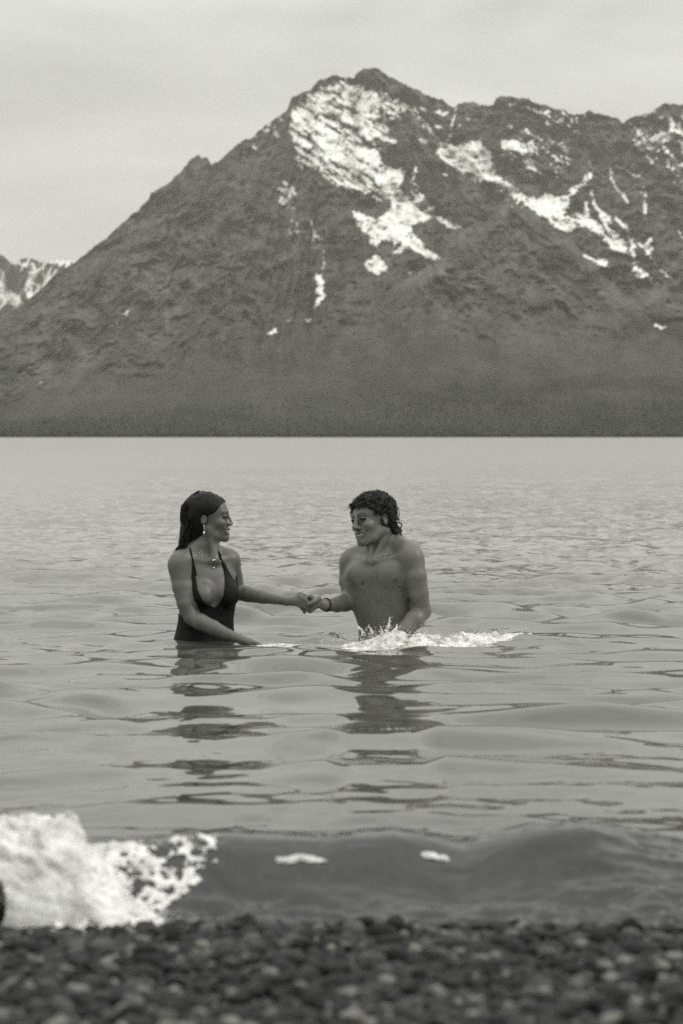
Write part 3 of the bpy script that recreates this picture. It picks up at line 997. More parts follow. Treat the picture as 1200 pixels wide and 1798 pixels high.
            faces.append(q)
        F_ = np.concatenate(faces)
        F_ = F_[(F_ >= 0).all(1)]
        for _ in range(smooth):
            s_ = np.zeros_like(pos); n_ = np.zeros(len(pos))
            for a in range(4):
                for b_ in (1, 3):
                    np.add.at(s_, F_[:, a], pos[F_[:, (a + b_) % 4]]); np.add.at(n_, F_[:, a], 1)
            kk = .6 * sm(.48, .42, pos[:, 2])[:, None] * (1 if keep_top else 0) + (0 if keep_top else .5)
            pos = (1 - kk) * pos + kk * s_ / np.maximum(n_, 1)[:, None]
        return pos, F_


def norm(v):
    v = np.array(v, float)
    return v / np.linalg.norm(v)


class Frame:
    """head frame: local x forward, y to the person's left, z up"""
    def __init__(self, o, yaw_f, pitch=0.0, roll=0.0, s=1.0):
        f = norm(yaw_f); u = np.array([0, 0, 1.0]); l = np.cross(u, f)
        f2 = f * math.cos(pitch) - u * math.sin(pitch); u2 = u * math.cos(pitch) + f * math.sin(pitch)
        l2 = l * math.cos(roll) - u2 * math.sin(roll); u3 = u2 * math.cos(roll) + l * math.sin(roll)
        self.o = np.array(o, float); self.R = np.array([f2, l2, u3]); self.s = s

    def w(self, x, y, z):
        return self.o + self.s * (x * self.R[0] + y * self.R[1] + z * self.R[2])

    def loc(self, X_, Y_, Z_):
        dx, dy, dz = X_ - self.o[0], Y_ - self.o[1], Z_ - self.o[2]
        return [(self.R[i][0] * dx + self.R[i][1] * dy + self.R[i][2] * dz) / self.s for i in range(3)]


def add_head(F, H, woman):
    s = H.s
    E = lambda c, r, k=.012, mode='add': F.el(H.w(*c), np.array(r) * s, H.R, k * s, mode)
    C = lambda pts, rs, k=.008, mode='add': F.chain([H.w(*q) for q in pts], [r * s for r in rs], k * s, mode)
    E((-.018, 0, .028), (.092, .073, .078))
    E((.026, 0, .020), (.064, .060, .062), .02)
    E((.030, 0, -.035), (.056, .056, .068), .02)
    jw = .044 if woman else .050
    for sg in (-1, 1):
        C([(.078, sg * .010, -.100), (.040, sg * .036, -.088), (-.002, sg * jw, -.058)], [.016, .016, .017], .02)
        E((.064, sg * .036, -.030), (.024, .022, .022), .014)           # smiling cheeks
        br = .0055 if woman else .008
        C([(.088, sg * .012, .019), (.080, sg * .040, .018)], [br, br], .012)   # brow
    E((.083, 0, -.099), (.014, .018, .014), .014)                        # chin
    E((.072, 0, -.066), (.026, .034, .026), .02)                         # muzzle
    for sg in (-1, 1):
        E((.101, sg * .031, -.001), ((.015, .017, .011) if woman else (.017, .018, .012)), .009, 'sub')
        E((.078, sg * .031, -.003), (.0135, .0135, .0125), .004)
        C([(.089, sg * .018, .001), (.0905, sg * .031, .005), (.084, sg * .044, .001)], [.003, .004, .003], .004)
    # nose
    if woman:
        C([(.090, 0, .008), (.101, 0, -.012), (.1095, 0, -.030)], [.006, .0062, .0068], .007)
        C([(.109, 0, -.033), (.098, 0, -.040)], [.006, .005], .005)
    else:
        C([(.092, 0, .010), (.101, 0, -.012), (.111, 0, -.033)], [.008, .009, .0105], .008)
    for sg in (-1, 1):
        E((.100, sg * .0125, -.036), (.012, .0085, .009), .006)
        E((.106, sg * .007, -.044), (.005, .004, .004), .003, 'sub')
    # smiling mouth
    up_ = [(.077, -.038, -.049), (.093, -.020, -.0585), (.1000, 0, -.0600), (.093, .020, -.0585), (.077, .038, -.049)]
    lo_ = [(.076, -.037, -.051), (.090, -.022, -.076), (.0955, 0, -.082), (.090, .022, -.076), (.076, .037, -.051)]
    E((.103, 0, -.067), (.024, .036, .0105), .003, 'sub')
    C(up_, [.003, .0048, .0050, .0048, .003], .004)
    C(lo_, [.003, .0050, .0062, .0050, .003], .004)
    for sg in (-1, 1):
        C([(.097, sg * .020, -.041), (.084, sg * .040, -.058)], [.0016, .0016], .005, 'sub')   # smile fold
        E((-.008, sg * .073, -.014), (.015, .007, .027), .008)              # ear
        E((-.003, sg * .081, -.010), (.008, .005, .014), .005, 'sub')
    return up_, lo_


def paint_dark(pos, H, strokes):
    q = np.stack(H.loc(pos[:, 0], pos[:, 1], pos[:, 2]), 1)
    out = np.zeros(len(pos))
    for pts, r, val in strokes:
        d = np.full(len(pos), 9.0)
        for a, b_ in zip(pts[:-1], pts[1:]):
            a = np.array(a); b_ = np.array(b_); e = b_ - a
            t_ = np.clip(((q - a) @ e) / (e @ e + 1e-12), 0, 1)
            d = np.minimum(d, np.linalg.norm(q - a - t_[:, None] * e, axis=1))
        out = np.maximum(out, val * sm(r * 1.3, r * .7, d))
    return out


def both(pts):
    return [pts, [(x, -y, z) for x, y, z in pts]]


FACE = []
for p_ in both([(.094, .013, .020), (.093, .030, .025), (.078, .047, .021)]):
    FACE.append((p_, .0042, .85))
for p_ in both([(.090, .018, -.001), (.092, .030, -.001), (.082, .044, -.001)]):
    FACE.append((p_, .0062, .92))
FACE.append(([(.077, -.038, -.049), (.093, -.020, -.0585), (.1000, 0, -.0600), (.093, .020, -.0585), (.077, .038, -.049)], .0055, .40))
FACE.append(([(.076, -.037, -.051), (.090, -.022, -.076), (.0955, 0, -.082), (.090, .022, -.076), (.076, .037, -.051)], .0055, .40))
for p_ in both([(.106, .007, -.044), (.104, .008, -.043)]):
    FACE.append((p_, .005, .6))


def skin_mat(name, v):
    m, t, b = new_mat(name)
    dk = attr_n(t, 'dark'); wetn = attr_n(t, 'wet')
    tcn = N(t, 'ShaderNodeTexCoord')
    nn = N(t, 'ShaderNodeTexNoise', inp={'Scale': 14.0, 'Detail': 6.0})
    L(t, tcn.outputs['Object'], nn.inputs['Vector'])
    f = math_n(t, 'MULTIPLY', maprange(t, nn.outputs[0], .3, .7, .9, 1.1), v)
    f = math_n(t, 'MULTIPLY', f, math_n(t, 'SUBTRACT', 1.0, dk))
    f = math_n(t, 'MAXIMUM', f, 0.006)
    L(t, grey_from(t, f), b.inputs['Base Color'])
    nb = N(t, 'ShaderNodeTexNoise', inp={'Scale': 260.0, 'Detail': 3.0})
    L(t, tcn.outputs['Object'], nb.inputs['Vector'])
    bp = N(t, 'ShaderNodeBump', inp={'Strength': .5, 'Distance': .0012})
    L(t, nb.outputs[0], bp.inputs['Height']); L(t, bp.outputs[0], b.inputs['Normal'])
    b.inputs['Roughness'].default_value = .38
    b.inputs['Specular IOR Level'].default_value = .42
    return m


def hair_mat(name, v):
    m, t, b = new_mat(name)
    tcn = N(t, 'ShaderNodeTexCoord')
    mp_ = N(t, 'ShaderNodeMapping', inp={'Scale': (1, 1, .12)})
    L(t, tcn.outputs['Object'], mp_.inputs[0])
    nn = N(t, 'ShaderNodeTexNoise', inp={'Scale': 220.0, 'Detail': 4.0})
    L(t, mp_.outputs[0], nn.inputs['Vector'])
    f = math_n(t, 'MULTIPLY', maprange(t, nn.outputs[0], .3, .7, .6, 1.4), v)
    L(t, grey_from(t, f), b.inputs['Base Color'])
    bp = N(t, 'ShaderNodeBump', inp={'Strength': .7, 'Distance': .003})
    L(t, nn.outputs[0], bp.inputs['Height']); L(t, bp.outputs[0], b.inputs['Normal'])
    b.inputs['Roughness'].default_value = .38
    b.inputs['Specular IOR Level'].default_value = .16
    return m


def tubes(paths, sides=5):
    """paths: list of (points Nx3, radii N)"""
    V_, F_ = [], []
    o = 0
    for pts, rs in paths:
        pts = np.asarray(pts, float); n = len(pts)
        tg = np.gradient(pts, axis=0); tg /= np.linalg.norm(tg, axis=1)[:, None] + 1e-9
        ref = np.array([.31, .77, .55])
        a = np.cross(tg, ref); a /= np.linalg.norm(a, axis=1)[:, None] + 1e-9
        b_ = np.cross(tg, a)
        for q in range(sides):
            an = 2 * math.pi * q / sides
            V_.append(pts + (a * math.cos(an) + b_ * math.sin(an)) * np.asarray(rs)[:, None])
        i = np.arange(n - 1)
        for q in range(sides):
            q2 = (q + 1) % sides
            F_.append(np.stack([o + q * n + i, o + q * n + i + 1, o + q2 * n + i + 1, o + q2 * n + i], 1))
        o += n * sides
    return np.concatenate(V_), np.concatenate(F_)


def person(name, loc, label, cat, group):
    o = bpy.data.objects.new('person', None)
    o.empty_display_size = .2
    COL.objects.link(o); o.location = loc
    tag(o, label, cat, group)
    return o


def child(name, verts, faces, mat, root, smooth=True):
    return mesh_obj(name, np.asarray(verts) - np.array(root.location), faces, mat, root, smooth)


dark_eye = simple_mat('dark_eye', .015, .15, .5)
teeth_mat = simple_mat('teeth', .58, .3, .3)
silver = simple_mat('silver_jewellery', .85, .18, .5, metal=.6)
black_cord = simple_mat('black_wristband', .012, .6, .3)


def add_face_bits(root, H, teeth_v=teeth_mat):
    for sg in (-1, 1):
        c = H.w(.0785, sg * .031, -.003); r = .0130 * H.s
        v, f = [], []
        for a in range(7):
            th = math.pi * a / 6
            for q in range(10):
                ph = 2 * math.pi * q / 10
                v.append(c + r * np.array([math.sin(th) * math.cos(ph), math.sin(th) * math.sin(ph), math.cos(th)]))
        f = [(a * 10 + q, a * 10 + (q + 1) % 10, (a + 1) * 10 + (q + 1) % 10, (a + 1) * 10 + q) for a in range(6) for q in range(10)]
        child('eye', v, np.array(f), dark_eye, root)
    v, f = [], []
    n = 13
    for j, (z, off) in enumerate([(-.0615, -.004), (-.0625, 0), (-.0745, 0.0), (-.0755, -.004)]):
        for i in range(n):
            y = -.033 + .066 * i / (n - 1)
            sc_ = math.sqrt(max(0, 1 - (y / .036) ** 2))
            zz = -.0665 + (z + .0685) * (.25 + .75 * sc_)
            zz += .010 * (y / .036) ** 2
            v.append(H.w(.0955 + off - 10.0 * y * y + (.0004 if i % 2 else 0), y, zz))
    f = [(j * n + i, j * n + i + 1, (j + 1) * n + i + 1, (j + 1) * n + i) for j in range(3) for i in range(n - 1)]
    child('teeth', v, f, teeth_v, root)


def hand(F, wrist, palm, knuckles, mids, tips, rs, thumb, k=.006):
    """palm block from the wrist to four knuckles, four separate fingers, a thumb leaving the side of the palm"""
    for i in range(4):
        F.rc(palm if i in (1, 2) else (np.array(palm) * .7 + np.array(wrist) * .3), knuckles[i], .0135, .0105, .012)
    F.rc(wrist, palm, .020, .019, .015)
    for i in range(4):
        F.chain([knuckles[i], mids[i], tips[i]], [rs * 1.12, rs, rs * .82], k)
    F.chain(thumb, [.0125, .0105, .0085][:len(thumb)], .008)


# ================================================================== THE WOMAN
DW = 11.2
w = lambda px, py, dy=0.0: P(px, py, DW + dy)
wroot = person('person', (float(w(360, 1128)[0]), DW, 0.0), 'woman in a black swimsuit with long wet hair standing waist deep, looking at the man', 'person', 'two people holding hands in the lake')
HS = .0039
yawW = math.radians(32)
fW = np.array([math.sin(yawW), -math.cos(yawW)]); lW = np.array([-fW[1], fW[0]])
FT_ = Field(w(285, 1180, -.30) - np.array([0, 0, .06]), w(580, 855, 0) + np.array([0, .24, .02]), HS)
pys = [962, 970, 980, 992, 1010, 1032, 1060, 1085, 1106, 1130, 1170, 1230]
cxs = [356, 356, 357, 359, 361, 363, 363, 362, 360, 359, 359, 359]
aas = [.045, .075, .112, .140, .150, .150, .138, .128, .135, .150, .168, .170]
bbs = [.045, .055, .066, .078, .092, .098, .092, .084, .088, .100, .112, .112]
zz_ = [w(360, p_)[2] for p_ in pys]
cx_ = [w(c_, 1000)[0] for c_ in cxs]
FT_.loft(zz_, cx_, [DW + .01] * len(zz_), aas, bbs, fW)
for px, py, dy, r in [(356, 1040, -.103, .045), (400, 1040, -.038, .047)]:
    FT_.el(w(px, py, dy), (r, .045, r * .95), None, .035)
    FT_.el(w(px + 2, py + 9, dy - .002), (r * .85, .045, r * .7), None, .03)
torsoW = FT_.f.copy()
# shoulders, collar bones, neck
FT_.rc(w(356, 948, .0), w(322, 978, -.07), .030, .034, .035)
FT_.rc(w(356, 950, .02), w(396, 976, .08), .028, .032, .035)
FT_.rc(w(366, 928, .0), w(360, 972, .0), .048, .047, .03)
FT_.rc(w(373, 987, -.058), w(328, 980, -.085), .004, .004, .03)
FT_.rc(w(382, 987, -.050), w(400, 979, .03), .004, .004, .03)
FT_.rc(w(369, 930, -.048), w(374, 983, -.062), .010, .007, .03)
FT_.rc(w(382, 940, -.020), w(379, 983, -.058), .009, .007, .03)
FT_.el(w(377, 990, -.105), (.012, .012, .010), None, .012, 'sub')
# her right arm (near the camera), down into the water
FT_.el(w(315, 991, -.075), (.045, .048, .056), None, .035)
FT_.chain([w(314, 992, -.08), w(318, 1030, -.105), w(325, 1060, -.12), w(337, 1084, -.125)], [.0435, .0405, .0365, .034], .03)
FT_.chain([w(337, 1085, -.125), w(352, 1092, -.145), w(375, 1102, -.165), w(400, 1114, -.185), w(424, 1123, -.20)], [.035, .0385, .034, .026, .0195], .012)
FT_.rc(w(424, 1123, -.20), w(440, 1129, -.205), .019, .021, .012)
kn = [w(447, 1128 + 1.5 * i, -.225 + .016 * i) for i in range(4)]
for i in range(4):
    FT_.chain([w(438, 1128, -.21), kn[i], kn[i] + np.array([.022, 0, -.008]), kn[i] + np.array([.042, 0, -.02])], [.012, .009, .008, .007], .006)
# her left arm, reaching to the man
FT_.el(w(404, 983, .075), (.045, .050, .050), None, .03)
FT_.chain([w(405, 985, .085), w(411, 1012, .12), w(417, 1038, .13)], [.044, .040, .036], .02)
FT_.chain([w(417, 1040, .13), w(436, 1043, .11), w(462, 1048, .07), w(484, 1052, .03), w(502, 1055, .0)], [.038, .0375, .032, .0245, .0205], .012)
HW = Frame(w(366.5, 906, .0), (math.cos(.16), -math.sin(.16), 0), .02, .0, 1.0)
add_head(FT_, HW, True)
hand(FT_, w(505, 1055.5, .0), w(517, 1055, -.004),
     [w(527, 1046, -.014), w(530, 1051, -.022), w(530, 1057, -.022), w(526, 1063, -.016)],
     [w(537, 1050, -.030), w(540, 1056, -.036), w(540, 1062, -.034), w(536, 1067, -.028)],
     [w(540, 1060, -.018), w(543, 1066, -.020), w(542, 1070, -.018), w(539, 1073, -.014)], .0078,
     [w(513, 1050, .010), w(526, 1043, .020), w(537, 1046, .022)])
skinW = skin_mat('tanned_skin', .110)
pos, fc = FT_.mesh(3)
allp, allf = pos, fc
bodyW = child('body', allp, allf, skinW, wroot)
dk = paint_dark(allp, HW, FACE)
set_attr(bodyW, 'dark', dk)
add_face_bits(wroot, HW)

# swimsuit: the torso grown by 3 mm and cut to the pattern
suit = Field(w(285, 1180, -.30) - np.array([0, 0, .06]), w(580, 855, 0) + np.array([0, .24, .02]), HS)
suit.f = torsoW - .0038
XX = suit.x[:, None]; ZZ = suit.z[None, :]
PXg = 600 + XX / DW * FPX + 0 * ZZ
PYg = 767 + (CAM_H - ZZ) / DW * FPX + 0 * XX
patF = [(334, 958), (339, 958), (342, 985), (345, 1005), (350, 1030), (358, 1048), (368, 1060), (378, 1065), (388, 1056), (394, 1042), (396, 1020), (394, 1003), (388, 985), (383, 968), (386, 966), (394, 984), (401, 1000), (408, 1013), (414, 1022),
        (417, 1000), (440, 1000), (470, 1240), (270, 1240), (270, 1075), (318, 1060), (330, 1045), (335, 1030), (337, 1005), (336, 980)]
dF = poly_sdf(PXg, PYg, patF) / 379.0
patB = [(270, 1040), (300, 1035), (305, 1060), (318, 1085), (360, 1098), (410, 1080), (450, 1030), (470, 1240), (270, 1240)]
dB = poly_sdf(PXg, PYg, patB) / 379.0
yv_ = suit.y[None, :, None]
side = (suit.x[:, None, None] - w(360, 1000)[0]) * fW[0] + (yv_ - DW - .01) * fW[1]        # >0 in front
dd = np.where(side > .0, dF[:, None, :], dB[:, None, :])
suit.f = np.maximum(suit.f, dd.astype(np.float32))
suit.f = np.maximum(suit.f, -(torsoW + .003))
ps, fs_ = suit.mesh()
suit_mat = simple_mat('black_swim_fabric', .009, .6, .12, noise=(30, .3), bump=(60, .004))
child('swimsuit', ps, fs_, suit_mat, wroot)


def drape(F, pts, off):
    """lay a line of picture points on the front of a sculpted field"""
    out = []
    for px, py in pts:
        q = P(px, py, DW if F is FT_ else DM)
        ix = int(np.argmin(abs(F.x - q[0]))); iz = int(np.argmin(abs(F.z - q[2])))
        col = F.f[ix, :, iz]; neg = np.nonzero(col < 0)[0]
        y = F.y[neg[0]] if len(neg) else (out[-1][1] if out else q[1])
        k_ = y / q[1]
        out.append(np.array([q[0] * k_, y - off, CAM_H + (q[2] - CAM_H) * k_]))
    out = np.array(out)
    for _ in range(12):
        out[1:-1, 1] = (out[:-2, 1] + 2 * out[1:-1, 1] + out[2:, 1]) / 4
    for _ in range(2):
        out[1:-1] = (out[:-2] + 2 * out[1:-1] + out[2:]) / 4
    out[:, 1] -= .0015
    return out


def lin(pts, n):
    pts = np.array(pts, float); s_ = np.linspace(0, len(pts) - 1, n)
    return np.stack([np.interp(s_, np.arange(len(pts)), pts[:, i]) for i in range(pts.shape[1])], 1)


sl = drape(FT_, lin([(334, 962), (337, 975), (341, 992), (345, 1010)], 10), .001)
sr = drape(FT_, lin([(384, 968), (388, 980), (393, 992), (397, 1003)], 9), .001)
v, f = tubes([(sl, [.0042] * len(sl))], 6); child('strap', v, f, suit_mat, wroot)
v, f = tubes([(sr, np.linspace(.0045, .0075, len(sr)))], 6); child('strap', v, f, suit_mat, wroot)
# necklaces, earring, bracelet
nl = drape(FT_, lin([(352, 966), (362, 977), (370, 983), (376, 986), (380, 981), (383, 972)], 14), .001)
v, f = tubes([(nl, [.0004] * len(nl))], 5); nk = child('necklace', v, f, silver, wroot)
nl2 = drape(FT_, lin([(350, 968), (360, 984), (370, 994), (376, 998), (381, 990), (384, 974)], 14), .001)
v, f = tubes([(nl2, [.0004] * len(nl2))], 5); child('necklace', v, f, silver, wroot)


def blob(c, r, squash=(1, 1, 1), seed=0):
    v, fz = pebble_shape(seed)
    return (v / np.array([1.15, .85, .6])) * r * np.array(squash) + c, fz


c = drape(FT_, [(375.5, 984)], .003)[0]
v1, f1 = blob(c + np.array([-.0035, 0, .001]), .0052, (1.1, .6, .8), 1); v2, f2_ = blob(c + np.array([.0045, 0, .003]), .0048, (1.1, .6, .8), 2)
child('pendant', np.concatenate([v1 * 1.0, v2]), np.concatenate([f1, f2_ + len(v1)]), silver, wroot)
c = drape(FT_, [(376, 997)], .003)[0]
v1, f1 = blob(c, .0045, (1, .6, 1.2), 3); child('pendant', v1, f1, silver, wroot)
e0 = HW.w(-.002, -.084, -.043)
v1, f1 = blob(e0, .0035, (1, 1, 1), 4); v2, f2_ = blob(e0 + np.array([0, -.002, -.032]), .0068, (.8, .8, 1.3), 5)
v3, f3_ = tubes([([e0, e0 + np.array([.002, -.002, -.012]), e0 + np.array([0, -.002, -.028])], [.001, .001, .001])], 5)
ear_ = child('earring', v2, f2_, silver, wroot)
for nm_, vv_, ff_ in (('earring_stud', v1, f1), ('earring_wire', v3, f3_)):
    o_ = child(nm_, vv_, ff_, silver, wroot); o_.parent = ear_


def ring(c, axis, r, tr, n=20):
    axis = norm(axis); a = norm(np.cross(axis, (0, 0, 1))); b_ = np.cross(axis, a)
    pts = [c + r * (a * math.cos(2 * math.pi * i / n) + b_ * math.sin(2 * math.pi * i / n)) for i in range(n + 1)]
    return tubes([(pts, [tr] * (n + 1))], 6)


ax_ = w(510, 1056, -.01) - w(490, 1053, .02)
v, f = ring(w(505, 1055.5, .0), ax_, .0215, .0018); child('bracelet', v, f, silver, wroot)

# her hair: slick cap, long wet tail behind the shoulder
hf = Field(w(288, 1010, -.14), w(425, 850, .18), .003)
hf.el(HW.w(-.020, 0, .030), (.100, .080, .084), HW.R, .01)
hf.el(HW.w(.024, 0, .026), (.069, .066, .064), HW.R, .02)
hf.el(HW.w(-.045, 0, -.02), (.066, .070, .080), HW.R, .03)


def facecut(X_, Y_, Z_):
    a, b_, c_ = HW.loc(X_, Y_, Z_)
    front_ = np.interp(c_, [-.20, -.06, -.035, -.012, .008, .022, .045, .07, .10], [-.05, -.028, -.016, -.006, .022, .046, .062, .076, .09])
    return (a - front_) * .8


hf.put(facecut, (-9, -9, -9), (9, 99, 9), .01, 'max')
hf.chain([w(345, 915, .0), w(337, 935, -.005), w(330, 955, -.010), w(326, 968, -.01)], [.062, .050, .036, .024], .03)
hf.chain([w(338, 900, .0), w(329, 930, .0), w(320, 955, .0)], [.045, .030, .016], .02)
hf.el(w(354, 922, .0), (.035, .055, .05), None, .03)
pos, fc = hf.mesh()
q = pos - np.array(HW.o)
grv = (fbm(q[:, 0] * 90 + q[:, 2] * 14, q[:, 1] * 60, q[:, 2] * 9., octs=3) - .5)
cen = np.array([w(345, 905)[0], DW, 0]); dirn = pos - cen; dirn[:, 2] *= .3
dirn /= np.linalg.norm(dirn, axis=1)[:, None]
pos = pos + dirn * (grv * .011)[:, None]
hairW = hair_mat('dark_wet_hair', .007)
child('hair', pos, fc, hairW, wroot)
rs_ = np.random.RandomState(8)
paths = []
for i in range(70):
    x0 = rs_.uniform(-1, 1)
    top = w(334 + rs_.uniform(-8, 10), 905 + rs_.uniform(-8, 15), -.03 + x0 * .05)
    mid_ = w(326 + rs_.uniform(-6, 8), 945 + rs_.uniform(-4, 4), -.045 + x0 * .035)
    e1 = w(318 + rs_.uniform(-7, 12), 962 + rs_.uniform(-3, 4), -.05 + x0 * .03)
    e2 = w(306 + rs_.uniform(-3, 20), 970 + rs_.uniform(-3, 6), -.06 + x0 * .025)
    pts = lin([top, mid_, e1, e2], 14)
    for _ in range(3):
        pts[1:-1] = (pts[:-2] + pts[1:-1] * 2 + pts[2:]) / 4
    pts[:, 0] += .002 * np.sin(np.arange(14) * .8 + i)
    paths.append((pts, np.interp(np.arange(14), [0, 4, 13], [.0006, .0038, .0008])))
for i in range(60):
    a0 = rs_.uniform(-.9, .5)
    pts = []
    for q_ in range(12):
        s_ = q_ / 11
        th = a0
        pz = .115 - .20 * s_
        rx = np.interp(pz, [-.10, -.02, .04, .09, .115], [.095, .112, .108, .070, .030])
        pts.append(HW.w(-.02 - rx * math.cos(th) * (1 if th > -2 else 1), -rx * .80 * abs(math.sin(th)) - .0, pz))
    pts = np.array(pts) + rs_.normal(0, .0012, (12, 3))
    paths.append((pts, np.interp(np.arange(12), [0, 3, 11], [.0008, .0022, .0012])))
v, f = tubes(paths, 5)
st = child('hair_ends', v, f, hairW, wroot); st['kind'] = 'stuff'

# ================================================================== THE MAN
DM = 11.35
w = lambda px, py, dy=0.0: P(px, py, DM + dy)
mroot = person('person', (float(w(672, 1115)[0]), DM, 0.0), 'bare chested man with curly dark hair standing waist deep, smiling at the woman', 'person', 'two people holding hands in the lake')
yawM = math.radians(26)
fM = np.array([-math.sin(yawM), -math.cos(yawM)])
FM = Field(w(515, 1180, -.30) - np.array([0, 0, .05]), w(768, 855, 0) + np.array([0, .26, .02]), HS)
pys = [956, 966, 978, 992, 1012, 1040, 1070, 1100, 1130, 1170, 1230]
cxs = [668, 668, 666, 665, 664, 666, 673, 680, 681, 681, 681]
aas = [.050, .085, .128, .155, .170, .164, .150, .138, .142, .150, .150]
bbs = [.050, .065, .082, .100, .112, .112, .104, .096, .098, .105, .105]
zz_ = [w(660, p_)[2] for p_ in pys]; cx_ = [w(c_, 1000)[0] for c_ in cxs]
FM.loft(zz_, cx_, [DM + .01] * len(zz_), aas, bbs, fM)
FM.el(w(690, 1006, -.098), (.072, .042, .054), None, .05)
FM.el(w(634, 1008, -.045), (.066, .044, .052), None, .05)
FM.rc(w(657, 1000, -.13), w(655, 1040, -.125), .006, .006, .02, 'sub')
FM.rc(w(660, 1045, -.13), w(668, 1098, -.115), .006, .005, .02, 'sub')
FM.rc(w(635, 1031, -.10), w(650, 1034, -.125), .006, .006, .02, 'sub')
FM.rc(w(668, 1034, -.14), w(700, 1030, -.16), .006, .006, .02, 'sub')
# neck, trapezius, collar bones
FM.rc(w(667, 925, .01), w(665, 975, .0), .058, .062, .03)
FM.rc(w(676, 944, .02), w(716, 965, -.07), .040, .047, .04)
FM.rc(w(664, 952, .04), w(622, 976, .07), .036, .040, .04)
FM.rc(w(656, 986, -.092), w(712, 972, -.118), .006, .006, .03)
FM.rc(w(644, 987, -.075), w(618, 979, .03), .006, .006, .03)
FM.rc(w(683, 930, -.045), w(656, 982, -.082), .012, .008, .03)
FM.rc(w(648, 950, -.055), w(648, 982, -.072), .009, .007, .03)
FM.el(w(650, 988, -.13), (.013, .014, .010), None, .014, 'sub')
# his left arm (near), down into the splash
FM.el(w(721, 980, -.095), (.060, .062, .066), None, .035)
FM.chain([w(724, 984, -.10), w(730, 1012, -.115), w(735, 1042, -.115), w(741, 1070, -.10)], [.056, .052, .048, .040], .02)
FM.rc(w(748, 1072, -.085), w(745, 1078, -.09), .026, .024, .02)
FM.chain([w(740, 1074, -.10), w(728, 1088, -.13), w(712, 1104, -.16), w(694, 1122, -.19)], [.042, .045, .038, .026], .014)
FM.rc(w(694, 1122, -.19), w(684, 1132, -.20), .024, .024, .012)
for i in range(4):
    a = w(682, 1132, -.215 + .014 * i)
    FM.chain([w(690, 1126, -.195), a, a + np.array([-.02, 0, -.015]), a + np.array([-.03, 0, -.035])], [.013, .010, .009, .008], .006)
# his right arm reaching to the woman
FM.el(w(615, 986, .075), (.047, .054, .054), None, .03)
FM.chain([w(614, 988, .085), w(612, 1020, .08), w(619, 1050, .05)], [.046, .044, .042], .02)
FM.chain([w(619, 1052, .05), w(606, 1058, .01), w(592, 1061, -.04), w(580, 1062, -.09), w(570, 1062, -.125)], [.043, .043, .037, .030, .0265], .014)
yH = math.radians(47)
HM = Frame(w(654, 910, -.02), (-math.sin(yH), -math.cos(yH), 0), math.radians(3), math.radians(-9), 1.07)
add_head(FM, HM, False)
wy = DM - DW           # the clasp lies at the woman's depth
hand(FM, w(569, 1062, -.13), w(557, 1056, -.150),
     [w(546, 1047, -.155), w(544, 1052, -.140), w(543, 1058, -.135), w(545, 1066, -.135)],
     [w(535, 1051, -.150), w(532, 1056, -.130), w(531, 1062, -.128), w(534, 1070, -.130)],
     [w(530, 1059, -.120), w(528, 1064, -.112), w(530, 1070, -.112), w(535, 1076, -.115)], .0092,
     [w(560, 1050, -.170), w(551, 1057, -.192), w(541, 1061, -.194)])
FM.rc(w(556, 1060, -.155), w(545, 1072, -.150), .020, .014, .015)
allp, allf = FM.mesh(3)
skinM = skin_mat('brown_skin', .130)
bodyM = child('body', allp, allf, skinM, mroot)
dk = paint_dark(allp, HM, FACE)
pc = allp - w(640, 1026, -.12)
for c_ in [w(637, 1024, -.10), w(695, 1020, -.16)]:
    dk = np.maximum(dk, .4 * sm(.014, .008, np.hypot(allp[:, 0] - c_[0], allp[:, 2] - c_[2])) * (allp[:, 1] < DM))
set_attr(bodyM, 'dark', dk)
add_face_bits(mroot, HM)
nl = drape(FM, lin([(683, 962), (679, 972), (672, 981), (662, 987), (652, 988), (646, 982)], 16), .001)
v, f = tubes([(nl, [.0004] * len(nl))], 5); child('necklace', v, f, silver, mroot)
v, f = ring(w(573, 1062, -.114), (-.6, -.7, 0), .0300, .0040); child('wristband', v, f, black_cord, mroot)

# curly hair
hf = Field(w(596, 1000, -.20), w(722, 852, .20), .003)
hf.el(HM.w(-.020, 0, .034), np.array([.102, .086, .082]) * 1.04, HM.R, .01)
hf.el(HM.w(.030, 0, .030), np.array([.066, .068, .060]) * 1.04, HM.R, .02)


def facecut(X_, Y_, Z_):
    a, b_, c_ = HM.loc(X_, Y_, Z_)
    front_ = np.interp(c_, [-.20, -.05, -.03, -.010, .012, .030, .050, .066, .10], [-.06, -.04, -.028, -.010, .022, .044, .068, .10, .12])
    return (a - front_) * .8


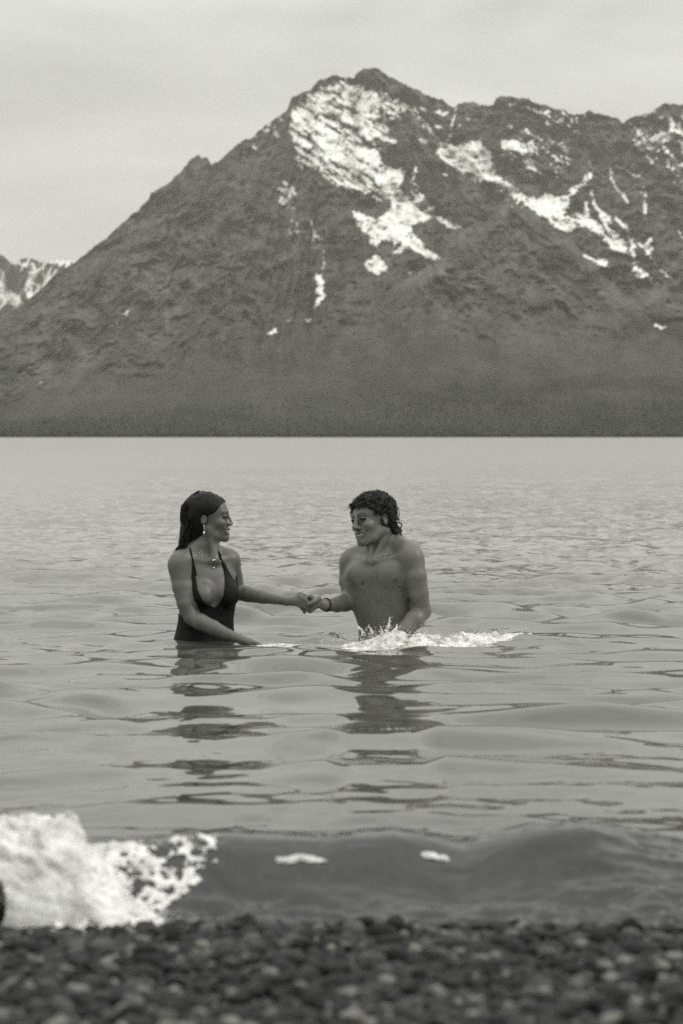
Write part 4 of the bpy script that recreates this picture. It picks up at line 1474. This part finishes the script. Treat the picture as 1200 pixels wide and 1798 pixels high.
hf.put(facecut, (-9, -9, -9), (9, 99, 9), .01, 'max')
hf.chain([HM.w(-.075, .0, -.02), HM.w(-.085, 0, -.06), HM.w(-.075, 0, -.10)], [.050, .045, .032], .03)
hf.chain([HM.w(-.045, .055, -.02), HM.w(-.060, .050, -.07), HM.w(-.062, .045, -.105)], [.030, .024, .014], .02)
pos, fc = hf.mesh()
q = pos - HM.o
lump = fbm(q[:, 0] * 38, q[:, 1] * 38, q[:, 2] * 38, octs=3, ridged=True) - .55
dirn = q / np.linalg.norm(q, axis=1)[:, None]
pos2 = pos + dirn * (lump * .030)[:, None]
hairM = hair_mat('dark_curly_hair', .017)
child('hair', pos2, fc, hairM, mroot)
rs_ = np.random.RandomState(4)
paths = []
ids = rs_.randint(0, len(pos), 620)
for n_, i in enumerate(ids):
    p0 = pos[i]; d0 = dirn[i]
    lo3 = HM.loc(*p0)
    back = lo3[0] < -.05 and lo3[2] < -.01
    nst = 16; Lc = rs_.uniform(.022, .050) if not back else rs_.uniform(.04, .065)
    t1 = np.cross(d0, rs_.normal(size=3)); t1 = norm(t1)
    if back:
        t1 = norm(np.array([.25, 0, -1]) + .4 * rs_.normal(size=3))
    t2 = np.cross(d0, t1)
    ph = rs_.uniform(0, 6.28); cr = rs_.uniform(.004, .009); tw = rs_.uniform(5, 11)
    s_ = np.linspace(0, 1, nst)[:, None]
    pts = p0 + t1 * Lc * (s_ - .3) + d0 * (.001 + .016 * s_ * rs_.uniform(.2, 1)) + cr * (t2 * np.cos(ph + tw * s_) + d0 * np.sin(ph + tw * s_))
    pts[:, 2] -= .012 * s_[:, 0] ** 2
    paths.append((pts, np.linspace(.0022, .0006, nst)))
# loose curls at the nape and a fringe tip
for (cx, cy_, r, dy) in [(700, 938, 4.5, -.02), (697, 930, 5.5, -.04), (701, 922, 5, .0), (696, 915, 6, -.03), (692, 940, 4, -.05), (699, 944, 4.0, .01), (694, 948, 3.5, -.04), (700, 930, 4, .03), (703, 933, 3, -.01), (690, 900, 5, .0), (688, 946, 4, -.06)]:
    a_ = np.linspace(rs_.uniform(0, 2), rs_.uniform(5, 7.5), 16)
    pts = np.array([w(cx + r * math.sin(q_), cy_ + r * math.cos(q_), dy + .004 * q_ + .04) for q_ in a_])
    paths.append((pts, np.linspace(.0036, .0012, 16)))
for k in range(26):
    a0 = HM.w(.066 + rs_.uniform(-.02, .006), rs_.uniform(-.050, .05), .072 + rs_.uniform(-.012, .006))
    a1_ = a0 + (HM.R[0] * rs_.uniform(.018, .034) + np.array([rs_.uniform(-.010, .004), 0, -rs_.uniform(.006, .022)]))
    pts = lin([a0, (a0 + a1_) / 2 + HM.R[0] * .007, a1_], 9)
    paths.append((pts, np.linspace(.0042, .0010, 9)))
v, f = tubes(paths, 5)
st = child('curls', v, f, hairM, mroot); st['kind'] = 'stuff'
# ================================================================== FOAM AND SPRAY
def foam_mat(name, lo, hi, sc_):
    m, t, b = new_mat(name)
    tcn = N(t, 'ShaderNodeTexCoord')
    nn = N(t, 'ShaderNodeTexNoise', inp={'Scale': sc_, 'Detail': 6.0, 'Roughness': .65})
    L(t, tcn.outputs['Object'], nn.inputs['Vector'])
    n0 = N(t, 'ShaderNodeTexNoise', inp={'Scale': sc_ * .3, 'Detail': 4.0, 'Distortion': .6})
    L(t, tcn.outputs['Object'], n0.inputs['Vector'])
    f = maprange(t, math_n(t, 'MULTIPLY_ADD', n0.outputs[0], .6, math_n(t, 'MULTIPLY', nn.outputs[0], .4)), .40, .58, lo, hi)
    L(t, grey_from(t, f), b.inputs['Base Color'])
    nb = N(t, 'ShaderNodeTexNoise', inp={'Scale': sc_ * 4, 'Detail': 4.0})
    L(t, tcn.outputs['Object'], nb.inputs['Vector'])
    bp = N(t, 'ShaderNodeBump', inp={'Strength': .8, 'Distance': .006})
    L(t, nb.outputs[0], bp.inputs['Height']); L(t, bp.outputs[0], b.inputs['Normal'])
    b.inputs['Roughness'].default_value = .22
    b.inputs['IOR'].default_value = 1.33
    b.inputs['Transmission Weight'].default_value = .14
    return m


def foam_volume(name, lo, hi, h, fn, mat, label):
    F = Field(lo, hi, h)
    X_, Y_, Z_ = np.meshgrid(F.x, F.y, F.z, indexing='ij')
    F.f = fn(X_, Y_, Z_).astype(np.float32)
    F.f[0] = F.f[-1] = .1; F.f[:, 0] = F.f[:, -1] = .1; F.f[:, :, 0] = .1; F.f[:, :, -1] = .1
    pos, fc = F.mesh()
    o = mesh_obj(name, pos, fc, mat)
    tag(o, label, 'foam', kind='stuff')
    return o


def droplets(name, centres, rads, mat, parent):
    v0 = np.array([(1, 0, 0), (-1, 0, 0), (0, 1, 0), (0, -1, 0), (0, 0, 1), (0, 0, -1)], float)
    f0 = np.array([(0, 2, 4), (2, 1, 4), (1, 3, 4), (3, 0, 4), (2, 0, 5), (1, 2, 5), (3, 1, 5), (0, 3, 5)])
    V_ = np.concatenate([c + v0 * r for c, r in zip(centres, rads)]); F_ = np.concatenate([f0 + 6 * i for i in range(len(rads))])
    o = mesh_obj(name, V_, F_, mat, parent)
    o['kind'] = 'stuff'
    return o


shore_foam = foam_mat('white_shore_foam', .62, .99, 40)
splash_foam = foam_mat('white_splash', .45, .97, 40)


def shore_fn(X_, Y_, Z_):
    px = 600 + X_ / 4.78 * FPX
    top = np.interp(px, [-260, -60, 0, 60, 128, 142, 165, 200, 240, 275, 310, 340], [.12, .19, .200, .200, .196, .172, .120, .080, .045, .022, .006, -.02])
    yc0 = 4.78 - .10 * sm(120, 300, px)
    yy = (Y_ - yc0) / np.where(Y_ < yc0, .15, .09)
    prof = np.sqrt(np.clip(1 - yy ** 2, 0, 1)) * 1.06 - .06
    n1_ = fbm(X_ * 16 + Z_ * 9, Y_ * 16, Z_ * 12, octs=4, gain=.6)
    rd = fbm(X_ * 34 + Z_ * 16 + 3, Y_ * 34, Z_ * 26, octs=3, gain=.6, ridged=True)
    d = Z_ - top * prof + (n1_ - .5) * .045 * np.clip(top * 9, .25, 1) + (rd - .5) * .034
    hole = np.hypot((X_ - P(-4, 1600, 4.7)[0]) / .025, (Z_ - .045) / .05) - 1      # dark gap at the picture's left edge
    d = np.maximum(d, np.where(Y_ < 4.74, -hole * .02, -1))
    return np.maximum(d, np.abs(Y_ - 4.75) - .20)


o1 = foam_volume('shore_foam', (P(-240, 1600, 4.75)[0], 4.55, -.02), (P(350, 1600, 4.75)[0], 4.95, .245), .0044, shore_fn, shore_foam, 'mass of white foam from the wave bursting on the beach at the left')
rs_ = np.random.RandomState(12)
n = 1500
px_ = rs_.uniform(-150, 340, n); tz = np.interp(px_, [-260, 0, 128, 165, 240, 340], [.15, .205, .205, .12, .05, .0])
cs = [np.array([P(a, 1600, 4.7)[0], 4.70 + rs_.normal(0, .05), max(.0, z_ * rs_.uniform(.0, 1.03) + rs_.normal(0, .006))]) for a, z_ in zip(px_, tz)]
droplets('spray_drops', cs, rs_.uniform(.0008, .0032, n), shore_foam, o1)


def sheet_cov(px):
    return np.interp(px, [120, 170, 260, 330, 375, 400, 412, 480, 486, 530, 575, 580, 735, 742, 788, 794], [1, 1, .85, .85, .8, .55, 0, 0, .8, .9, .6, 0, 0, .85, .85, 0])


def lace_fn(X_, Y_, Z_):
    px = 600 + X_ / 4.9 * FPX
    hw = water_h(X_[:, :, 0], Y_[:, :, 0])[:, :, None]
    n1_ = fbm(X_ * 20, Y_ * 20, Z_ * 20, octs=4, gain=.6)
    rd = fbm(X_ * 38 + 5, Y_ * 38, Z_ * 30, octs=4, gain=.7, ridged=True)
    yc_ = crest_y(X_)
    down = np.interp(px, [120, 200, 270, 300, 400, 500], [.36, .34, .28, .16, .05, .02])      # how far the lace hangs down the face
    lim_ = np.clip((Y_ - (yc_ - .07 - down)) / .03, 0, 1) * np.clip((yc_ + .02 - Y_) / .03, 0, 1)
    inner = sm(410, 380, px)
    cv2 = sheet_cov(px) * lim_
    dens = cv2 * (.10 + .75 * rd + .45 * n1_) - .64
    dens = np.where(px > 440, sheet_cov(px) * np.clip(1 - np.abs(Y_ - (yc_ - .075 - .03 * n1_)) / .016, 0, 1) * (.35 + 1.3 * rd) - .40, dens)  # right of the lace, thin white strips model the glints on the crest
    return np.abs(Z_ - hw - .002) - np.where(px > 440, .012, .030) * dens


o2 = foam_volume('foam_and_glints', (P(120, 1600, 4.9)[0], 4.50, -.02), (P(800, 1600, 4.9)[0], 5.05, .19), .0044, lace_fn, shore_foam, 'broken strips of white foam and white shapes for glints along the crest of the small wave')

# splash round the man's arm -----------------------------------------
DS = 11.12


def splash_fn(X_, Y_, Z_):
    px = 600 + X_ / Y_ * FPX
    hw = water_h(X_[:, :, 0], Y_[:, :, 0])[:, :, None]
    T_ = np.interp(px, [555, 575, 605, 640, 680, 715, 750, 790, 830, 870, 905, 935, 945], [-.01, .006, .018, .030, .036, .034, .036, .034, .026, .018, .014, .007, -.01])
    yc_ = np.interp(px, [560, 700, 780, 850, 940], [11.05, 11.0, 11.10, 11.3, 11.65])
    wd = np.interp(px, [560, 700, 780, 940], [.16, .26, .26, .14])
    prof = np.clip(1 - ((Y_ - yc_) / wd) ** 2, -.4, 1)
    n1_ = fbm(X_ * 15, Y_ * 15, Z_ * 15, octs=4, gain=.65)
    rd = fbm(X_ * 40 + 5, Y_ * 34, Z_ * 40, octs=3, gain=.65, ridged=True)
    big = fbm(X_ * 6.5 + 2, Y_ * 5, Z_ * 3, octs=2)
    return (Z_ - hw) - T_ * prof * (2.9 * n1_ * (.35 + 1.2 * big) - .35) - (rd - .60) * .045 * np.clip(T_ * 22, 0, 1) + .010


o3 = foam_volume('splash', (P(552, 1100, 10.9)[0], 10.78, -.03), (P(950, 1100, 11.7)[0], 11.80, .11), .0062, splash_fn, splash_foam, 'white splash of churned water round the man and trailing to the right')
n = 1300
px_ = np.concatenate([rs_.normal(690, 45, 600), rs_.uniform(560, 930, 700)])
Tz = np.interp(px_, [555, 600, 640, 700, 790, 930], [.01, .04, .075, .09, .06, .02])
yy_ = np.interp(px_, [560, 700, 780, 850, 940], [11.05, 11.0, 11.10, 11.3, 11.65])
cs = []
for a, z_, y_ in zip(px_, Tz, yy_):
    y2 = y_ + rs_.normal(0, .08)
    cs.append(np.array([(a - 600) / FPX * y2, y2, .01 + z_ * abs(rs_.normal(0, .42))]))
droplets('spray_drops', cs, rs_.uniform(.0009, .0034, n), splash_foam, o3)
# thin jets of water thrown up beside the forearm
paths = []
for (x0, y0, x1, y1) in [(672, 1118, 668, 1100), (678, 1112, 684, 1084), (690, 1112, 697, 1096), (655, 1115, 646, 1098), (640, 1115, 628, 1100), (670, 1130, 669, 1110)]:
    a = P(x0, y0, 11.02); b_ = P(x1, y1, 11.05)
    pts = lin([a, a * .45 + b_ * .55 + np.array([.006, 0, 0]), b_], 12) + rs_.normal(0, .0015, (12, 3))
    paths.append((pts, np.linspace(.010, .003, 12) * (1 + .35 * rs_.randn(12).clip(-1, 1))))
v, f = tubes(paths, 6)
jt = mesh_obj('water_jets', v, f, splash_foam, o3); jt['kind'] = 'stuff'


def wsplash(X_, Y_, Z_):
    px = 600 + X_ / Y_ * FPX
    hw = water_h(X_[:, :, 0], Y_[:, :, 0])[:, :, None]
    T_ = np.interp(px, [425, 440, 480, 530, 570, 600], [-.004, .004, .006, .004, .006, 0])
    prof = np.clip(1 - ((Y_ - 11.02) / .14) ** 2, -.4, 1)
    rd = fbm(X_ * 30 + 5, Y_ * 24, Z_ * 30, octs=4, gain=.6, ridged=True)
    return (Z_ - hw) - T_ * prof * (rd * 3.2 - 1.35) + .002


o4 = foam_volume('ripple_foam', (P(425, 1100, 10.9)[0], 10.82, -.03), (P(605, 1100, 11.2)[0], 11.22, .06), .005, wsplash, splash_foam, "thin broken water trailing from the woman's hand")
# ================================================================== HAZE
hm = bpy.data.materials.new('pale_haze'); hm.use_nodes = True
t = hm.node_tree
for n in list(t.nodes):
    t.nodes.remove(n)
pv = N(t, 'ShaderNodeVolumePrincipled', inp={'Color': (.93, .93, .83, 1), 'Density': 2.9e-5, 'Anisotropy': .1})
mo = N(t, 'ShaderNodeOutputMaterial'); L(t, pv.outputs[0], mo.inputs['Volume'])
hx, hy0, hy1, hz0, hz1 = 9500, -120, 19000, -8, 1600
hvv = [(a, b_, c) for a in (-hx, hx) for b_ in (hy0, hy1) for c in (hz0, hz1)]
haze = mesh_obj('haze', hvv, [(0, 1, 3, 2), (4, 6, 7, 5), (0, 4, 5, 1), (2, 3, 7, 6), (0, 2, 6, 4), (1, 5, 7, 3)], hm, smooth=False)
tag(haze, 'thin pale haze over the lake and mountains', 'haze', kind='stuff')
